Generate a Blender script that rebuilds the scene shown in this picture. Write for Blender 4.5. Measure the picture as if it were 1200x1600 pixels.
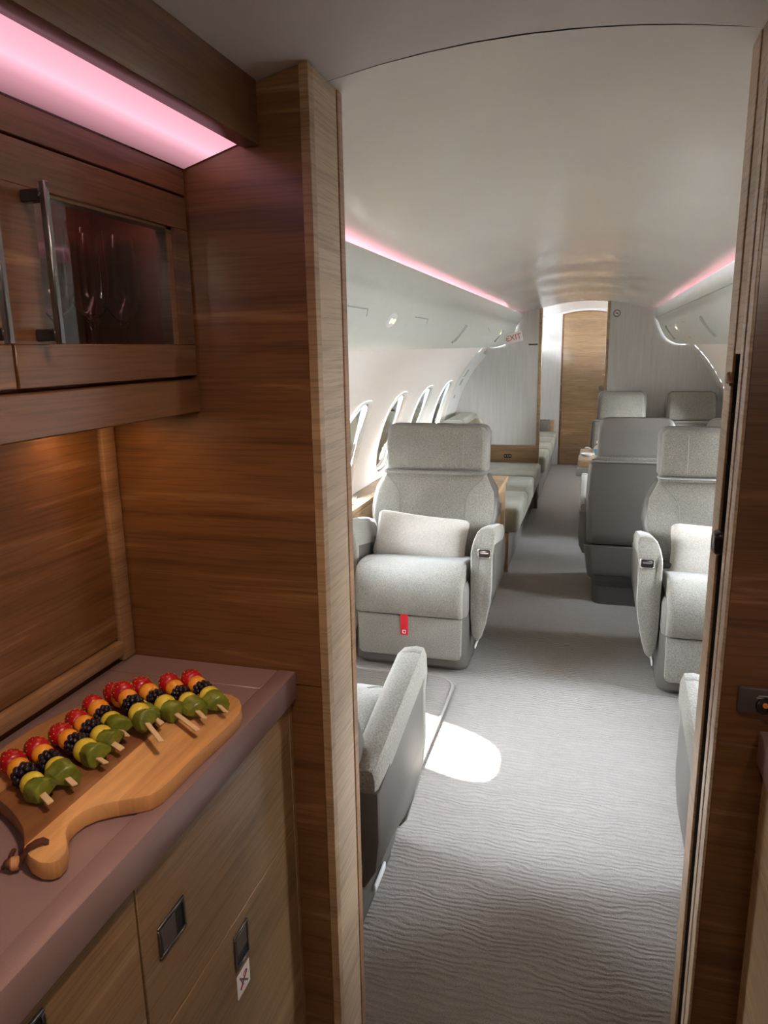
import bpy, bmesh, math, random
from mathutils import Vector, Matrix, Euler
random.seed(7)
for o in list(bpy.data.objects):
    bpy.data.objects.remove(o)
SC = bpy.context.scene
COL = SC.collection
PI = math.pi

# ------------------------------------------------------------------ camera
cam_d = bpy.data.cameras.new('camera')
cam = bpy.data.objects.new('camera', cam_d)
COL.objects.link(cam)
F_PX, YAW, PITCH, ROLL = 1138.0, 0.2815, 0.2217, -0.0165
cam_d.sensor_fit = 'VERTICAL'
cam_d.sensor_height = 24.0
cam_d.lens = 24.0 * F_PX / 1600.0
cam_d.clip_start = 0.02
cam_d.clip_end = 600
_fw = Vector((-math.sin(YAW) * math.cos(PITCH), math.cos(YAW) * math.cos(PITCH), -math.sin(PITCH)))
_r = Vector((math.cos(YAW), math.sin(YAW), 0))
_u = _r.cross(_fw)
_r2 = _r * math.cos(ROLL) + _u * math.sin(ROLL)
_u2 = -_r * math.sin(ROLL) + _u * math.cos(ROLL)
_m = Matrix((_r2, _u2, -_fw)).transposed().to_4x4()
_m.translation = Vector((0, 0, 1.33))
cam.matrix_world = _m
SC.camera = cam

# ------------------------------------------------------------------ light, exposure
SUN_STRENGTH, SKY_STRENGTH, EXPOSURE = 28.0, 27.0, 1.22
world = bpy.data.worlds.new('daylight')
SC.world = world
world.use_nodes = True
_nt = world.node_tree
_bg = _nt.nodes['Background']
_tc = _nt.nodes.new('ShaderNodeTexCoord')
_sx = _nt.nodes.new('ShaderNodeSeparateXYZ')
_cr = _nt.nodes.new('ShaderNodeValToRGB')
_nt.links.new(_tc.outputs['Generated'], _sx.inputs[0])
_nt.links.new(_sx.outputs['Z'], _cr.inputs[0])
_cr.color_ramp.elements[0].position = 0.0
_cr.color_ramp.elements[0].color = (0.95, 0.97, 1.0, 1)
_cr.color_ramp.elements[1].position = 0.9
_cr.color_ramp.elements[1].color = (0.72, 0.83, 1.0, 1)
_nt.links.new(_cr.outputs[0], _bg.inputs['Color'])
_bg.inputs['Strength'].default_value = SKY_STRENGTH

sun_d = bpy.data.lights.new('sun', 'SUN')
sun_d.energy = SUN_STRENGTH
sun_d.angle = 0.009
sun_d.color = (1.0, 0.95, 0.86)
sun = bpy.data.objects.new('sun', sun_d)
COL.objects.link(sun)
sun.location = (-4, 4, 6)
sun.rotation_euler = Vector((0.755, -0.44, -1.0)).to_track_quat('-Z', 'Y').to_euler()

SC.view_settings.view_transform = 'Standard'
SC.view_settings.look = 'None'
SC.view_settings.exposure = EXPOSURE
SC.view_settings.gamma = 1
SC.view_settings.use_curve_mapping = False
try:
    SC.cycles.max_bounces = 18
    SC.cycles.transmission_bounces = 18
    SC.cycles.diffuse_bounces = 6
    SC.cycles.glossy_bounces = 5
    SC.cycles.transparent_max_bounces = 12
    SC.cycles.sample_clamp_indirect = 6.0
    SC.cycles.caustics_reflective = False
    SC.cycles.caustics_refractive = False
except Exception:
    pass


def area_light(name, loc, direction, sx, sy, energy, color, portal=False, spread=PI):
    d = bpy.data.lights.new(name, 'AREA')
    d.shape = 'RECTANGLE'
    d.size, d.size_y = sx, sy
    d.energy = energy
    d.color = color
    d.spread = spread
    if portal:
        d.cycles.is_portal = True
    o = bpy.data.objects.new(name, d)
    COL.objects.link(o)
    o.location = loc
    o.rotation_euler = Vector(direction).to_track_quat('-Z', 'Y').to_euler()
    return o


# ------------------------------------------------------------------ materials
MATS = {}


class MB:
    def __init__(s, name):
        s.m = bpy.data.materials.new(name)
        s.m.use_nodes = True
        s.nt = s.m.node_tree
        s.b = s.nt.nodes['Principled BSDF']
        s.out = s.nt.nodes['Material Output']
        MATS[name] = s.m

    def n(s, t, **k):
        x = s.nt.nodes.new(t)
        for a, v in k.items():
            setattr(x, a, v)
        return x

    def l(s, a, b):
        s.nt.links.new(a, b)

    def coords(s, scale=(1, 1, 1), rnd=True, rot=(0, 0, 0)):
        tc = s.n('ShaderNodeTexCoord')
        mp = s.n('ShaderNodeMapping')
        mp.inputs['Scale'].default_value = scale
        mp.inputs['Rotation'].default_value = rot
        if rnd:
            oi = s.n('ShaderNodeObjectInfo')
            mu = s.n('ShaderNodeMath', operation='MULTIPLY')
            mu.inputs[1].default_value = 7.3
            s.l(oi.outputs['Random'], mu.inputs[0])
            va = s.n('ShaderNodeVectorMath', operation='ADD')
            s.l(tc.outputs['Object'], va.inputs[0])
            s.l(mu.outputs[0], va.inputs[1])
            s.l(va.outputs[0], mp.inputs['Vector'])
        else:
            s.l(tc.outputs['Object'], mp.inputs['Vector'])
        return mp.outputs[0]

    def noise(s, vec, scale, detail=3, rough=0.5, dist=0.0):
        x = s.n('ShaderNodeTexNoise')
        x.inputs['Scale'].default_value = scale
        x.inputs['Detail'].default_value = detail
        x.inputs['Roughness'].default_value = rough
        x.inputs['Distortion'].default_value = dist
        if vec is not None:
            s.l(vec, x.inputs['Vector'])
        return x.outputs['Fac']

    def ramp(s, fac, stops):
        x = s.n('ShaderNodeValToRGB')
        els = x.color_ramp.elements
        while len(els) < len(stops):
            els.new(0.5)
        for e, (p, c) in zip(els, stops):
            e.position = p
            e.color = (*c, 1) if len(c) == 3 else c
        s.l(fac, x.inputs[0])
        return x.outputs[0]

    def bump(s, h, strength, dist):
        x = s.n('ShaderNodeBump')
        x.inputs['Strength'].default_value = strength
        x.inputs['Distance'].default_value = dist
        s.l(h, x.inputs['Height'])
        s.l(x.outputs[0], s.b.inputs['Normal'])

    def set(s, **k):
        for a, v in k.items():
            a = a.replace('_', ' ')
            if isinstance(v, tuple):
                v = (*v, 1) if len(v) == 3 else v
            s.b.inputs[a].default_value = v
        return s


def plain(name, col, rough=0.5, metal=0.0, var=0.06, scale=30, bump=0.0, bd=0.001, **k):
    m = MB(name)
    v = m.coords()
    f = m.noise(v, scale, 4)
    lo = tuple(c * (1 - var) for c in col)
    hi = tuple(min(1, c * (1 + var)) for c in col)
    m.l(m.ramp(f, [(0.3, lo), (0.7, hi)]), m.b.inputs['Base Color'])
    m.set(Roughness=rough, Metallic=metal, **k)
    if bump:
        m.bump(f, bump, bd)
    return m.m


def wood(name, dark, mid, light, rough=0.4, fig=1.0, coat=0.0):
    m = MB(name)
    v1 = m.coords((2.0, 2.0, 34))
    n1 = m.noise(v1, 1.0, 5, 0.55, 0.9 * fig)
    v2 = m.coords((9, 9, 320))
    n2 = m.noise(v2, 1.0, 3, 0.6, 0.3)
    v3 = m.coords((1.3, 1.3, 9))
    n3 = m.noise(v3, 1.0, 2, 0.5, 1.2)
    base = m.ramp(n1, [(0.28, dark), (0.46, mid), (0.58, mid), (0.74, light)])
    pores = m.ramp(n2, [(0.36, (0.62, 0.62, 0.62)), (0.52, (1, 1, 1))])
    mx = m.n('ShaderNodeMix', data_type='RGBA', blend_type='MULTIPLY')
    mx.inputs[0].default_value = 0.75
    m.l(base, mx.inputs[6])
    m.l(pores, mx.inputs[7])
    big = m.ramp(n3, [(0.3, (0.86, 0.86, 0.86)), (0.7, (1.08, 1.08, 1.08))])
    mx2 = m.n('ShaderNodeMix', data_type='RGBA', blend_type='MULTIPLY')
    mx2.inputs[0].default_value = 1.0
    m.l(mx.outputs[2], mx2.inputs[6])
    m.l(big, mx2.inputs[7])
    m.l(mx2.outputs[2], m.b.inputs['Base Color'])
    m.set(Roughness=rough)
    m.b.inputs['Coat Weight'].default_value = coat
    m.b.inputs['Coat IOR'].default_value = 1.65
    m.b.inputs['Coat Roughness'].default_value = 0.20
    m.bump(n2, 0.12, 0.0006)
    return m.m


wood('oak', (0.100, 0.038, 0.010), (0.185, 0.078, 0.024), (0.350, 0.180, 0.072), 0.42, 1.0, 0.45)
wood('oak_light', (0.30, 0.185, 0.095), (0.42, 0.275, 0.15), (0.54, 0.38, 0.22), 0.42, 0.8, 0.15)
wood('oak_lit', (0.38, 0.27, 0.165), (0.50, 0.375, 0.25), (0.60, 0.47, 0.33), 0.42, 0.6, 0.15)  # oak paled so the light on the jambs sits in its colour
wood('oak_base', (0.165, 0.098, 0.043), (0.275, 0.162, 0.074), (0.395, 0.252, 0.130), 0.42, 1.0, 0.4)  # lighter oak, the base cabinets' stronger light put into its colour
wood('oak_edge', (0.24, 0.13, 0.06), (0.36, 0.20, 0.10), (0.46, 0.29, 0.16), 0.40, 0.5, 0.15)
plain('lining', (0.86, 0.81, 0.76), 0.45, var=0.02, scale=60)
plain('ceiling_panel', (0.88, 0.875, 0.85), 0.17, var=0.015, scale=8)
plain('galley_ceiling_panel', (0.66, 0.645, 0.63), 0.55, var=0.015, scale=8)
plain('bin_plastic', (0.62, 0.635, 0.585), 0.30, var=0.02, scale=20)
plain('bin_groove', (0.40, 0.41, 0.38), 0.5, var=0.02)
plain('white_frame', (0.82, 0.82, 0.80), 0.35, var=0.02)
plain('leather', (0.098, 0.087, 0.076), 0.42, var=0.06, scale=220, bump=0.15, bd=0.0006)
plain('leather_light', (0.19, 0.172, 0.155), 0.45, var=0.06, scale=220, bump=0.15, bd=0.0006)
plain('plastic_dark', (0.075, 0.066, 0.058), 0.45, var=0.05, scale=80)
plain('black', (0.012, 0.011, 0.011), 0.5, var=0.1)
plain('black_gloss', (0.02, 0.016, 0.016), 0.18, var=0.1)
plain('chrome', (0.62, 0.62, 0.63), 0.16, 1.0, var=0.03)
plain('gunmetal', (0.22, 0.21, 0.21), 0.30, 1.0, var=0.05)
plain('bronze', (0.085, 0.068, 0.062), 0.30, 0.0, var=0.05)
plain('brass', (0.75, 0.52, 0.28), 0.2, 1.0, var=0.05)
plain('white_paint', (0.85, 0.85, 0.84), 0.4, var=0.02)
plain('red_fabric', (0.62, 0.008, 0.02), 0.7, var=0.08, scale=300, bump=0.2)
plain('red_print', (0.38, 0.01, 0.03), 0.5)
plain('sign_red', (0.55, 0.06, 0.06), 0.5)
plain('grey_print', (0.10, 0.10, 0.11), 0.5)
plain('sticker_white', (0.78, 0.74, 0.73), 0.5, var=0.02)
plain('cherry', (0.36, 0.13, 0.09), 0.5, var=0.15, scale=10)
plain('tarmac', (0.58, 0.57, 0.55), 0.85, var=0.10, scale=0.6)
plain('ceramic', (0.82, 0.81, 0.82), 0.25, var=0.01)
plain('bottle_blue', (0.12, 0.42, 0.60), 0.3, var=0.05)
plain('strap_leather', (0.085, 0.028, 0.016), 0.55, var=0.25, scale=90, bump=0.3)
plain('bead_wood', (0.50, 0.24, 0.09), 0.5, var=0.15, scale=60)
plain('stick_wood', (0.72, 0.50, 0.28), 0.6, var=0.10, scale=120, bump=0.2)


def fabric(name, col, var=0.34, scale=250, bump=0.6, big=0.08):
    m = MB(name)
    v = m.coords((1, 1, 1))
    f = m.noise(v, scale, 2, 0.7)
    g = m.noise(v, 7, 3)
    lo = tuple(c * (1 - var) for c in col)
    hi = tuple(min(1, c * (1 + var)) for c in col)
    a = m.ramp(f, [(0.3, lo), (0.7, hi)])
    b = m.ramp(g, [(0.3, (1 - big,) * 3), (0.7, (1 + big,) * 3)])
    mx = m.n('ShaderNodeMix', data_type='RGBA', blend_type='MULTIPLY')
    mx.inputs[0].default_value = 1
    m.l(a, mx.inputs[6])
    m.l(b, mx.inputs[7])
    m.l(mx.outputs[2], m.b.inputs['Base Color'])
    m.set(Roughness=0.9)
    m.b.inputs['Sheen Weight'].default_value = 0.25
    m.bump(f, bump, 0.0015)
    return m.m


fabric('seat_cloth', (0.225, 0.210, 0.180))
fabric('sofa_velvet', (0.31, 0.295, 0.23), 0.12, 250, 0.25, 0.16)
fabric('pillow_boucle', (0.50, 0.465, 0.415), 0.12, 150, 1.0, 0.05)
fabric('seam_thread', (0.20, 0.19, 0.17), 0.1)
fabric('stitch_thread', (0.30, 0.29, 0.25), 0.1)
fabric('binding', (0.30, 0.27, 0.24), 0.12)


def wallcloth():
    m = MB('wall_cloth')
    v = m.coords((26, 26, 1.6))
    f = m.noise(v, 2.0, 5, 0.65)
    m.l(m.ramp(f, [(0.3, (0.60, 0.585, 0.57)), (0.7, (0.70, 0.685, 0.67))]), m.b.inputs['Base Color'])
    m.set(Roughness=0.75)


wallcloth()


def carpet():
    m = MB('carpet')
    tc = m.n('ShaderNodeTexCoord')
    # slightly wandering transverse ribs
    mp = m.n('ShaderNodeMapping')
    mp.inputs['Scale'].default_value = (4.5, 8, 1)
    m.l(tc.outputs['Object'], mp.inputs[0])
    wob = m.noise(mp.outputs[0], 1.6, 3, 0.55)
    sx = m.n('ShaderNodeSeparateXYZ')
    m.l(tc.outputs['Object'], sx.inputs[0])
    a = m.n('ShaderNodeMath', operation='MULTIPLY_ADD')
    m.l(wob, a.inputs[0])
    a.inputs[1].default_value = 0.060
    m.l(sx.outputs['Y'], a.inputs[2])
    b = m.n('ShaderNodeMath', operation='MULTIPLY')
    m.l(a.outputs[0], b.inputs[0])
    b.inputs[1].default_value = 2 * PI / 0.0160
    c = m.n('ShaderNodeMath', operation='SINE')
    m.l(b.outputs[0], c.inputs[0])
    pile = m.noise(tc.outputs['Object'], 340, 2, 0.8)
    loops = m.noise(tc.outputs['Object'], 130, 2, 0.6)
    amp0 = m.noise(tc.outputs['Object'], 30, 3, 0.6)
    amp = m.ramp(amp0, [(0.36, (0.22, 0.22, 0.22)), (0.66, (0.9, 0.9, 0.9))])
    hm = m.n('ShaderNodeMath', operation='MULTIPLY')
    m.l(c.outputs[0], hm.inputs[0])
    m.l(amp, hm.inputs[1])
    h = m.n('ShaderNodeMath', operation='MULTIPLY_ADD')
    m.l(pile, h.inputs[0])
    h.inputs[1].default_value = 1.1
    m.l(hm.outputs[0], h.inputs[2])
    h2 = m.n('ShaderNodeMath', operation='MULTIPLY_ADD')
    m.l(loops, h2.inputs[0])
    h2.inputs[1].default_value = 1.0
    m.l(h.outputs[0], h2.inputs[2])
    col = m.ramp(pile, [(0.3, (0.27, 0.240, 0.216)), (0.7, (0.44, 0.400, 0.366))])
    rb = m.ramp(c.outputs[0], [(0.0, (0.72, 0.72, 0.72)), (0.5, (1, 1, 1))])
    mx = m.n('ShaderNodeMix', data_type='RGBA', blend_type='MULTIPLY')
    mx.inputs[0].default_value = 0.30
    m.l(col, mx.inputs[6])
    m.l(rb, mx.inputs[7])
    m.l(mx.outputs[2], m.b.inputs['Base Color'])
    m.set(Roughness=0.95)
    m.bump(h2.outputs[0], 0.8, 0.004)


carpet()


def stone():
    m = MB('worktop_stone')
    v = m.coords(rnd=False)
    f = m.noise(v, 700, 2, 0.5)
    sp = m.ramp(f, [(0.0, (0.245, 0.150, 0.143)), (0.70, (0.26, 0.162, 0.154)), (0.80, (0.48, 0.37, 0.35))])
    m.l(sp, m.b.inputs['Base Color'])
    m.set(Roughness=0.33)


stone()


def board_wood():
    m = MB('board_wood')
    tc = m.n('ShaderNodeTexCoord')
    mp = m.n('ShaderNodeMapping')
    mp.inputs['Scale'].default_value = (60, 5, 5)
    mp.inputs['Rotation'].default_value = (0, 0, 0.04)
    m.l(tc.outputs['Object'], mp.inputs[0])
    f = m.noise(mp.outputs[0], 1.0, 5, 0.6, 1.0)
    grain = m.ramp(f, [(0.3, (0.72, 0.72, 0.72)), (0.7, (1.12, 1.12, 1.12))])
    sx = m.n('ShaderNodeSeparateXYZ')
    m.l(tc.outputs['Object'], sx.inputs[0])
    sh = m.n('ShaderNodeMath', operation='ADD')
    sh.inputs[1].default_value = 0.5
    m.l(sx.outputs['X'], sh.inputs[0])
    st = m.ramp(sh.outputs[0], [(0.0, (0.50, 0.24, 0.09)), (0.445, (0.26, 0.105, 0.038)), (0.5245, (0.66, 0.34, 0.125)), (0.565, (0.58, 0.28, 0.10))])
    st_node = st.node
    st_node.color_ramp.interpolation = 'CONSTANT'
    mx = m.n('ShaderNodeMix', data_type='RGBA', blend_type='MULTIPLY')
    mx.inputs[0].default_value = 1
    m.l(st, mx.inputs[6])
    m.l(grain, mx.inputs[7])
    m.l(mx.outputs[2], m.b.inputs['Base Color'])
    m.set(Roughness=0.45)


board_wood()


def fruit(name, c0, c1, scale, rough=0.3, sss=0.15, bump=0.0):
    m = MB(name)
    v = m.coords()
    f = m.noise(v, scale, 3, 0.6)
    m.l(m.ramp(f, [(0.35, c0), (0.65, c1)]), m.b.inputs['Base Color'])
    m.set(Roughness=rough)
    m.b.inputs['Subsurface Weight'].default_value = sss
    m.b.inputs['Subsurface Radius'].default_value = (0.006, 0.003, 0.002)
    m.b.inputs['Subsurface Scale'].default_value = 0.5
    if bump:
        m.bump(f, bump, 0.002)
    return m


fruit('strawberry_flesh', (0.34, 0.003, 0.010), (0.50, 0.008, 0.014), 90, 0.30, 0.1, 0.4)
fruit('strawberry_seed', (0.65, 0.35, 0.06), (0.7, 0.42, 0.1), 90, 0.4, 0)
fruit('cantaloupe', (0.80, 0.27, 0.015), (0.88, 0.37, 0.04), 120, 0.38)
fruit('melon', (0.66, 0.47, 0.025), (0.78, 0.62, 0.08), 110, 0.38)
fruit('blackberry_flesh', (0.006, 0.004, 0.008), (0.018, 0.010, 0.020), 60, 0.16, 0)
fruit('kiwi_flesh', (0.105, 0.130, 0.012), (0.23, 0.26, 0.035), 75, 0.32, 0.15, 0.25)


def glass(name, tint, refl=1.0):
    m = MB(name)
    nt = m.nt
    fr = m.n('ShaderNodeFresnel')
    fr.inputs['IOR'].default_value = 1.5
    tr = m.n('ShaderNodeBsdfTransparent')
    tr.inputs['Color'].default_value = (*tint, 1)
    gl = m.n('ShaderNodeBsdfGlossy')
    gl.inputs['Roughness'].default_value = 0.0
    mul = m.n('ShaderNodeMath', operation='MULTIPLY')
    mul.inputs[1].default_value = refl
    mul.use_clamp = True
    m.l(fr.outputs[0], mul.inputs[0])
    mix = m.n('ShaderNodeMixShader')
    m.l(mul.outputs[0], mix.inputs[0])
    m.l(tr.outputs[0], mix.inputs[1])
    m.l(gl.outputs[0], mix.inputs[2])
    m.l(mix.outputs[0], m.out.inputs['Surface'])
    return m.m


_m = MB('shade_cloth')
_d = _m.n('ShaderNodeBsdfDiffuse')
_d.inputs['Color'].default_value = (0.62, 0.64, 0.65, 1)
_t = _m.n('ShaderNodeBsdfTranslucent')
_t.inputs['Color'].default_value = (0.015, 0.0185, 0.021, 1)
_a = _m.n('ShaderNodeAddShader')
_m.l(_d.outputs[0], _a.inputs[0])
_m.l(_t.outputs[0], _a.inputs[1])
_m.l(_a.outputs[0], _m.out.inputs['Surface'])
glass('pane_glass', (0.95, 0.97, 0.97))
glass('cabinet_glass', (0.93, 0.88, 0.87), 1.7)
m = MB('crystal')
_gb = m.n('ShaderNodeBsdfGlass')
_gb.inputs['IOR'].default_value = 1.45
_gb.inputs['Roughness'].default_value = 0.0
_gb.inputs['Color'].default_value = (1.0, 0.985, 0.985, 1)
m.l(_gb.outputs[0], m.out.inputs['Surface'])


def emitter(name, col, strength):
    m = MB(name)
    e = m.n('ShaderNodeEmission')
    e.inputs['Color'].default_value = (*col, 1)
    e.inputs['Strength'].default_value = strength
    m.l(e.outputs[0], m.out.inputs['Surface'])
    return m.m



m = MB('pink_diffuser')
_g = m.n('ShaderNodeTexCoord')
_s = m.n('ShaderNodeSeparateXYZ')
m.l(_g.outputs['Generated'], _s.inputs[0])
_c = m.ramp(_s.outputs['X'], [(0.0, (0.26, 0.12, 0.14)), (0.30, (0.60, 0.27, 0.33)), (0.52, (1.0, 0.52, 0.64)), (0.68, (0.95, 0.44, 0.54)), (1.0, (0.95, 0.36, 0.44))])
_e = m.n('ShaderNodeEmission')
m.l(_c, _e.inputs['Color'])
_e.inputs['Strength'].default_value = 0.54
m.l(_e.outputs[0], m.out.inputs['Surface'])

emitter('pink_cove', (1.0, 0.42, 0.52), 1.5)
emitter('pink_underbin', (1.0, 0.55, 0.55), 3.2)
emitter('cabinet_fill', (1.0, 0.55, 0.55), 1.6)  # glow added inside the cabinet
emitter('warm_lens', (1.0, 0.62, 0.32), 1.5)
emitter('amber_lamp', (1.0, 0.25, 0.06), 0.08)
emitter('reading_lens', (1.0, 0.9, 0.6), 0.6)


# ------------------------------------------------------------------ mesh helpers
def finish(bm, angle=38):
    bmesh.ops.recalc_face_normals(bm, faces=bm.faces)
    a = math.radians(angle)
    for f in bm.faces:
        f.smooth = True
    for e in bm.edges:
        if len(e.link_faces) == 2:
            e.smooth = e.calc_face_angle(0) < a
        else:
            e.smooth = True


def obj(name, bm, mat, parent=None, angle=38, label=None, fin=True):
    if fin:
        finish(bm, angle)
    me = bpy.data.meshes.new(name)
    bm.to_mesh(me)
    bm.free()
    me.materials.append(MATS[mat])
    o = bpy.data.objects.new(name, me)
    COL.objects.link(o)
    if parent is not None:
        o.parent = parent
    if label:
        o['label'] = label
    return o


def tag(o, label, cat, group=None):
    o['label'] = label
    o['category'] = cat
    if group:
        o['group'] = group
    return o


def thing(name, label, cat, loc=(0, 0, 0), rz=0.0, group=None):
    o = bpy.data.objects.new(name, None)
    o.empty_display_size = 0.05
    COL.objects.link(o)
    o.location = loc
    o.rotation_euler = (0, 0, rz)
    return tag(o, label, cat, group)


def struct(o):
    o['kind'] = 'structure'
    return o


def shift(bm, root):
    """move world-authored geometry into the root's frame (roots here are unrotated)"""
    bmesh.ops.translate(bm, vec=-Vector(root.location), verts=bm.verts)
    return bm


def wpart(name, bm, mat, root, parent=None, angle=38, label=None):
    shift(bm, root)
    return obj(name, bm, mat, parent or root, angle, label)


def box(x0, x1, y0, y1, z0, z1, bev=0.0, seg=2, bm=None):
    b = bmesh.new()
    bmesh.ops.create_cube(b, size=1)
    bmesh.ops.scale(b, vec=(x1 - x0, y1 - y0, z1 - z0), verts=b.verts)
    bmesh.ops.translate(b, vec=((x0 + x1) / 2, (y0 + y1) / 2, (z0 + z1) / 2), verts=b.verts)
    if bev:
        bmesh.ops.bevel(b, geom=b.edges[:], offset=bev, segments=seg, profile=0.5, affect='EDGES', clamp_overlap=True)
    return join(bm, b)


def join(bm, b):
    if bm is None:
        return b
    me = bpy.data.meshes.new('tmp')
    b.to_mesh(me)
    bm.from_mesh(me)
    bpy.data.meshes.remove(me)
    b.free()
    return bm


def prism(pts, axis, a0, a1, bev=0.0, seg=2, bm=None):
    """extrude a 2-D outline along an axis: axis 'y' pts are (x,z); 'x' -> (y,z); 'z' -> (x,y)"""
    b = bmesh.new()

    def P(p, a):
        if axis == 'y':
            return (p[0], a, p[1])
        if axis == 'x':
            return (a, p[0], p[1])
        return (p[0], p[1], a)
    v0 = [b.verts.new(P(p, a0)) for p in pts]
    v1 = [b.verts.new(P(p, a1)) for p in pts]
    n = len(pts)
    f0 = b.faces.new(v0)
    f1 = b.faces.new(v1[::-1])
    for i in range(n):
        b.faces.new((v0[i], v0[(i + 1) % n], v1[(i + 1) % n], v1[i]))
    bmesh.ops.recalc_face_normals(b, faces=b.faces)
    if bev:
        es = list(set(f0.edges[:] + f1.edges[:]))
        bmesh.ops.bevel(b, geom=es, offset=bev, segments=seg, profile=0.5, affect='EDGES', clamp_overlap=True)
    return join(bm, b)


def loft(loops, cap=True, closed=True, bm=None):
    b = bmesh.new()
    L = [[b.verts.new(p) for p in lp] for lp in loops]
    n = len(L[0])
    for a, c in zip(L[:-1], L[1:]):
        for i in range(n if closed else n - 1):
            j = (i + 1) % n
            b.faces.new((a[i], a[j], c[j], c[i]))
    if cap:
        b.faces.new(L[0][::-1])
        b.faces.new(L[-1])
    return join(bm, b)


def rrect(hw, y0, y1, r, n=4, cx=0.0):
    """rounded rectangle loop in xy, counter-clockwise"""
    r = min(r, hw * 0.98, (y1 - y0) * 0.49)
    out = []
    for (sx, cy, a0) in ((1, y1 - r, 0), (-1, y1 - r, 90), (-1, y0 + r, 180), (1, y0 + r, 270)):
        px = cx + sx * (hw - r)
        for k in range(n + 1):
            a = math.radians(a0 + 90 * k / n)
            out.append((px + r * math.cos(a), cy + r * math.sin(a)))
    return out


def tube(path, r, n=8, bm=None, cap=True):
    path = [Vector(p) for p in path]
    loops = []
    up = Vector((0, 0, 1))
    prev = None
    for i, p in enumerate(path):
        t = (path[min(i + 1, len(path) - 1)] - path[max(i - 1, 0)]).normalized()
        if prev is None:
            s = t.cross(up)
            if s.length < 1e-3:
                s = t.cross(Vector((0, 1, 0)))
            s.normalize()
        else:
            s = (prev - t * prev.dot(t)).normalized()
        prev = s
        q = t.cross(s)
        loops.append([p + (s * math.cos(2 * PI * k / n) + q * math.sin(2 * PI * k / n)) * r for k in range(n)])
    return loft(loops, cap, True, bm)


def lathe(prof, n=20, loc=(0, 0, 0), bm=None):
    loops = []
    for r, z in prof:
        loops.append([(loc[0] + r * math.cos(2 * PI * k / n), loc[1] + r * math.sin(2 * PI * k / n), loc[2] + z) for k in range(n)])
    return loft(loops, True, True, bm)


def ico(r, loc, sub=2, sc=(1, 1, 1), bm=None):
    b = bmesh.new()
    bmesh.ops.create_icosphere(b, subdivisions=sub, radius=r)
    bmesh.ops.scale(b, vec=sc, verts=b.verts)
    bmesh.ops.translate(b, vec=loc, verts=b.verts)
    return join(bm, b)


def dup(root, loc, rz=None, label=None, group=None, cat=None):
    r = root.copy()
    COL.objects.link(r)
    r.location = loc
    if rz is not None:
        r.rotation_euler = (0, 0, rz)
    if label:
        r['label'] = label
    if group:
        r['group'] = group
    for ch in list(root.children):
        c = ch.copy()
        COL.objects.link(c)
        c.parent = r
        for g in ch.children:
            d = g.copy()
            COL.objects.link(d)
            d.parent = c
    return r


# ------------------------------------------------------------------ cabin shell
XC = -0.09           # cabin centre line
RW, CZ = 1.082, 0.544  # side wall radius and centre height
Y_SEAM, Y_BULK, Y_AFT = 0.945, 6.05, 8.45
BIN = [(0.483, 1.574), (0.505, 1.517), (0.529, 1.488), (0.551, 1.431), (0.596, 1.364), (0.671, 1.325), (0.752, 1.321)]

# apron outside
struct(obj('ground', box(-150, 150, -150, 150, -2.3, -2.2), 'tarmac'))

# floor (carpet), one plank through galley and cabin
struct(obj('floor', box(XC - 1.0, XC + 1.0, -1.62, 8.6, -0.06, 0.0), 'carpet'))


def wall_pt(side, y, th, r=RW):
    return (XC + side * r * math.cos(th), y, CZ + r * math.sin(th))


TH0, TH1 = math.asin(-CZ / RW), math.radians(46)
WB, WT = math.asin((0.625 - CZ) / RW), math.asin((1.078 - CZ) / RW)
WIN_W = 0.33
FRAME_PITCH = 0.695
WIN_AFT0 = 3.47


def bay(bm, side, y0, y1, hole):
    """one wall bay; hole=(ya,yb,ta,tb) rounded"""
    ta, tb = TH0, TH1
    N = 48
    if hole is None:
        st = [ta + (tb - ta) * i / 24 for i in range(25)]
        loft([[wall_pt(side, y, t) for t in st] for y in (y0, y1)], False, False, bm)
        return
    ya, yb, wa, wb = hole
    cy, cw = (ya + yb) / 2, (wa + wb) / 2
    hy, hw = (yb - ya) / 2, (wb - wa) / 2
    inner, outer = [], []
    ba, bb = wa - 0.10, wb + 0.09
    for i in range(N):
        a = 2 * PI * (i + 0.5) / N
        c, s = math.cos(a), math.sin(a)
        p = 3.2
        k = (abs(c) ** p + abs(s) ** p) ** (-1 / p)
        inner.append((cy + hy * c * k, cw + hw * s * k))
        k2 = 1 / max(abs(c), abs(s))
        oy, ot = c * k2, s * k2
        outer.append((cy + ((y1 - cy) if oy > 0 else (cy - y0)) * oy, cw + ((bb - cw) if ot > 0 else (cw - ba)) * ot))
    # snap the box corners
    for i in range(N):
        a = 2 * PI * (i + 0.5) / N
    loops = []
    for f in (0, 0.35, 0.7, 1.0):
        loops.append([wall_pt(side, inner[i][0] + (outer[i][0] - inner[i][0]) * f, inner[i][1] + (outer[i][1] - inner[i][1]) * f) for i in range(N)])
    loft(loops, False, True, bm)
    # fill the four corner notches left by the half-step ring
    q = N // 4
    for cidx, (Yc, Tc) in zip((q // 2 - 1, q + q // 2 - 1, 2 * q + q // 2 - 1, 3 * q + q // 2 - 1), ((y1, bb), (y0, bb), (y0, ba), (y1, ba))):
        tri = [bm.verts.new(wall_pt(side, *outer[cidx])), bm.verts.new(wall_pt(side, Yc, Tc)), bm.verts.new(wall_pt(side, *outer[(cidx + 1) % N]))]
        bm.faces.new(tri)
    for (t0, t1, n) in ((ta, ba, 8), (bb, tb, 5)):
        st = [t0 + (t1 - t0) * i / n for i in range(n + 1)]
        loft([[wall_pt(side, y, t) for t in st] for y in (y0, y1)], False, False, bm)


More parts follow.
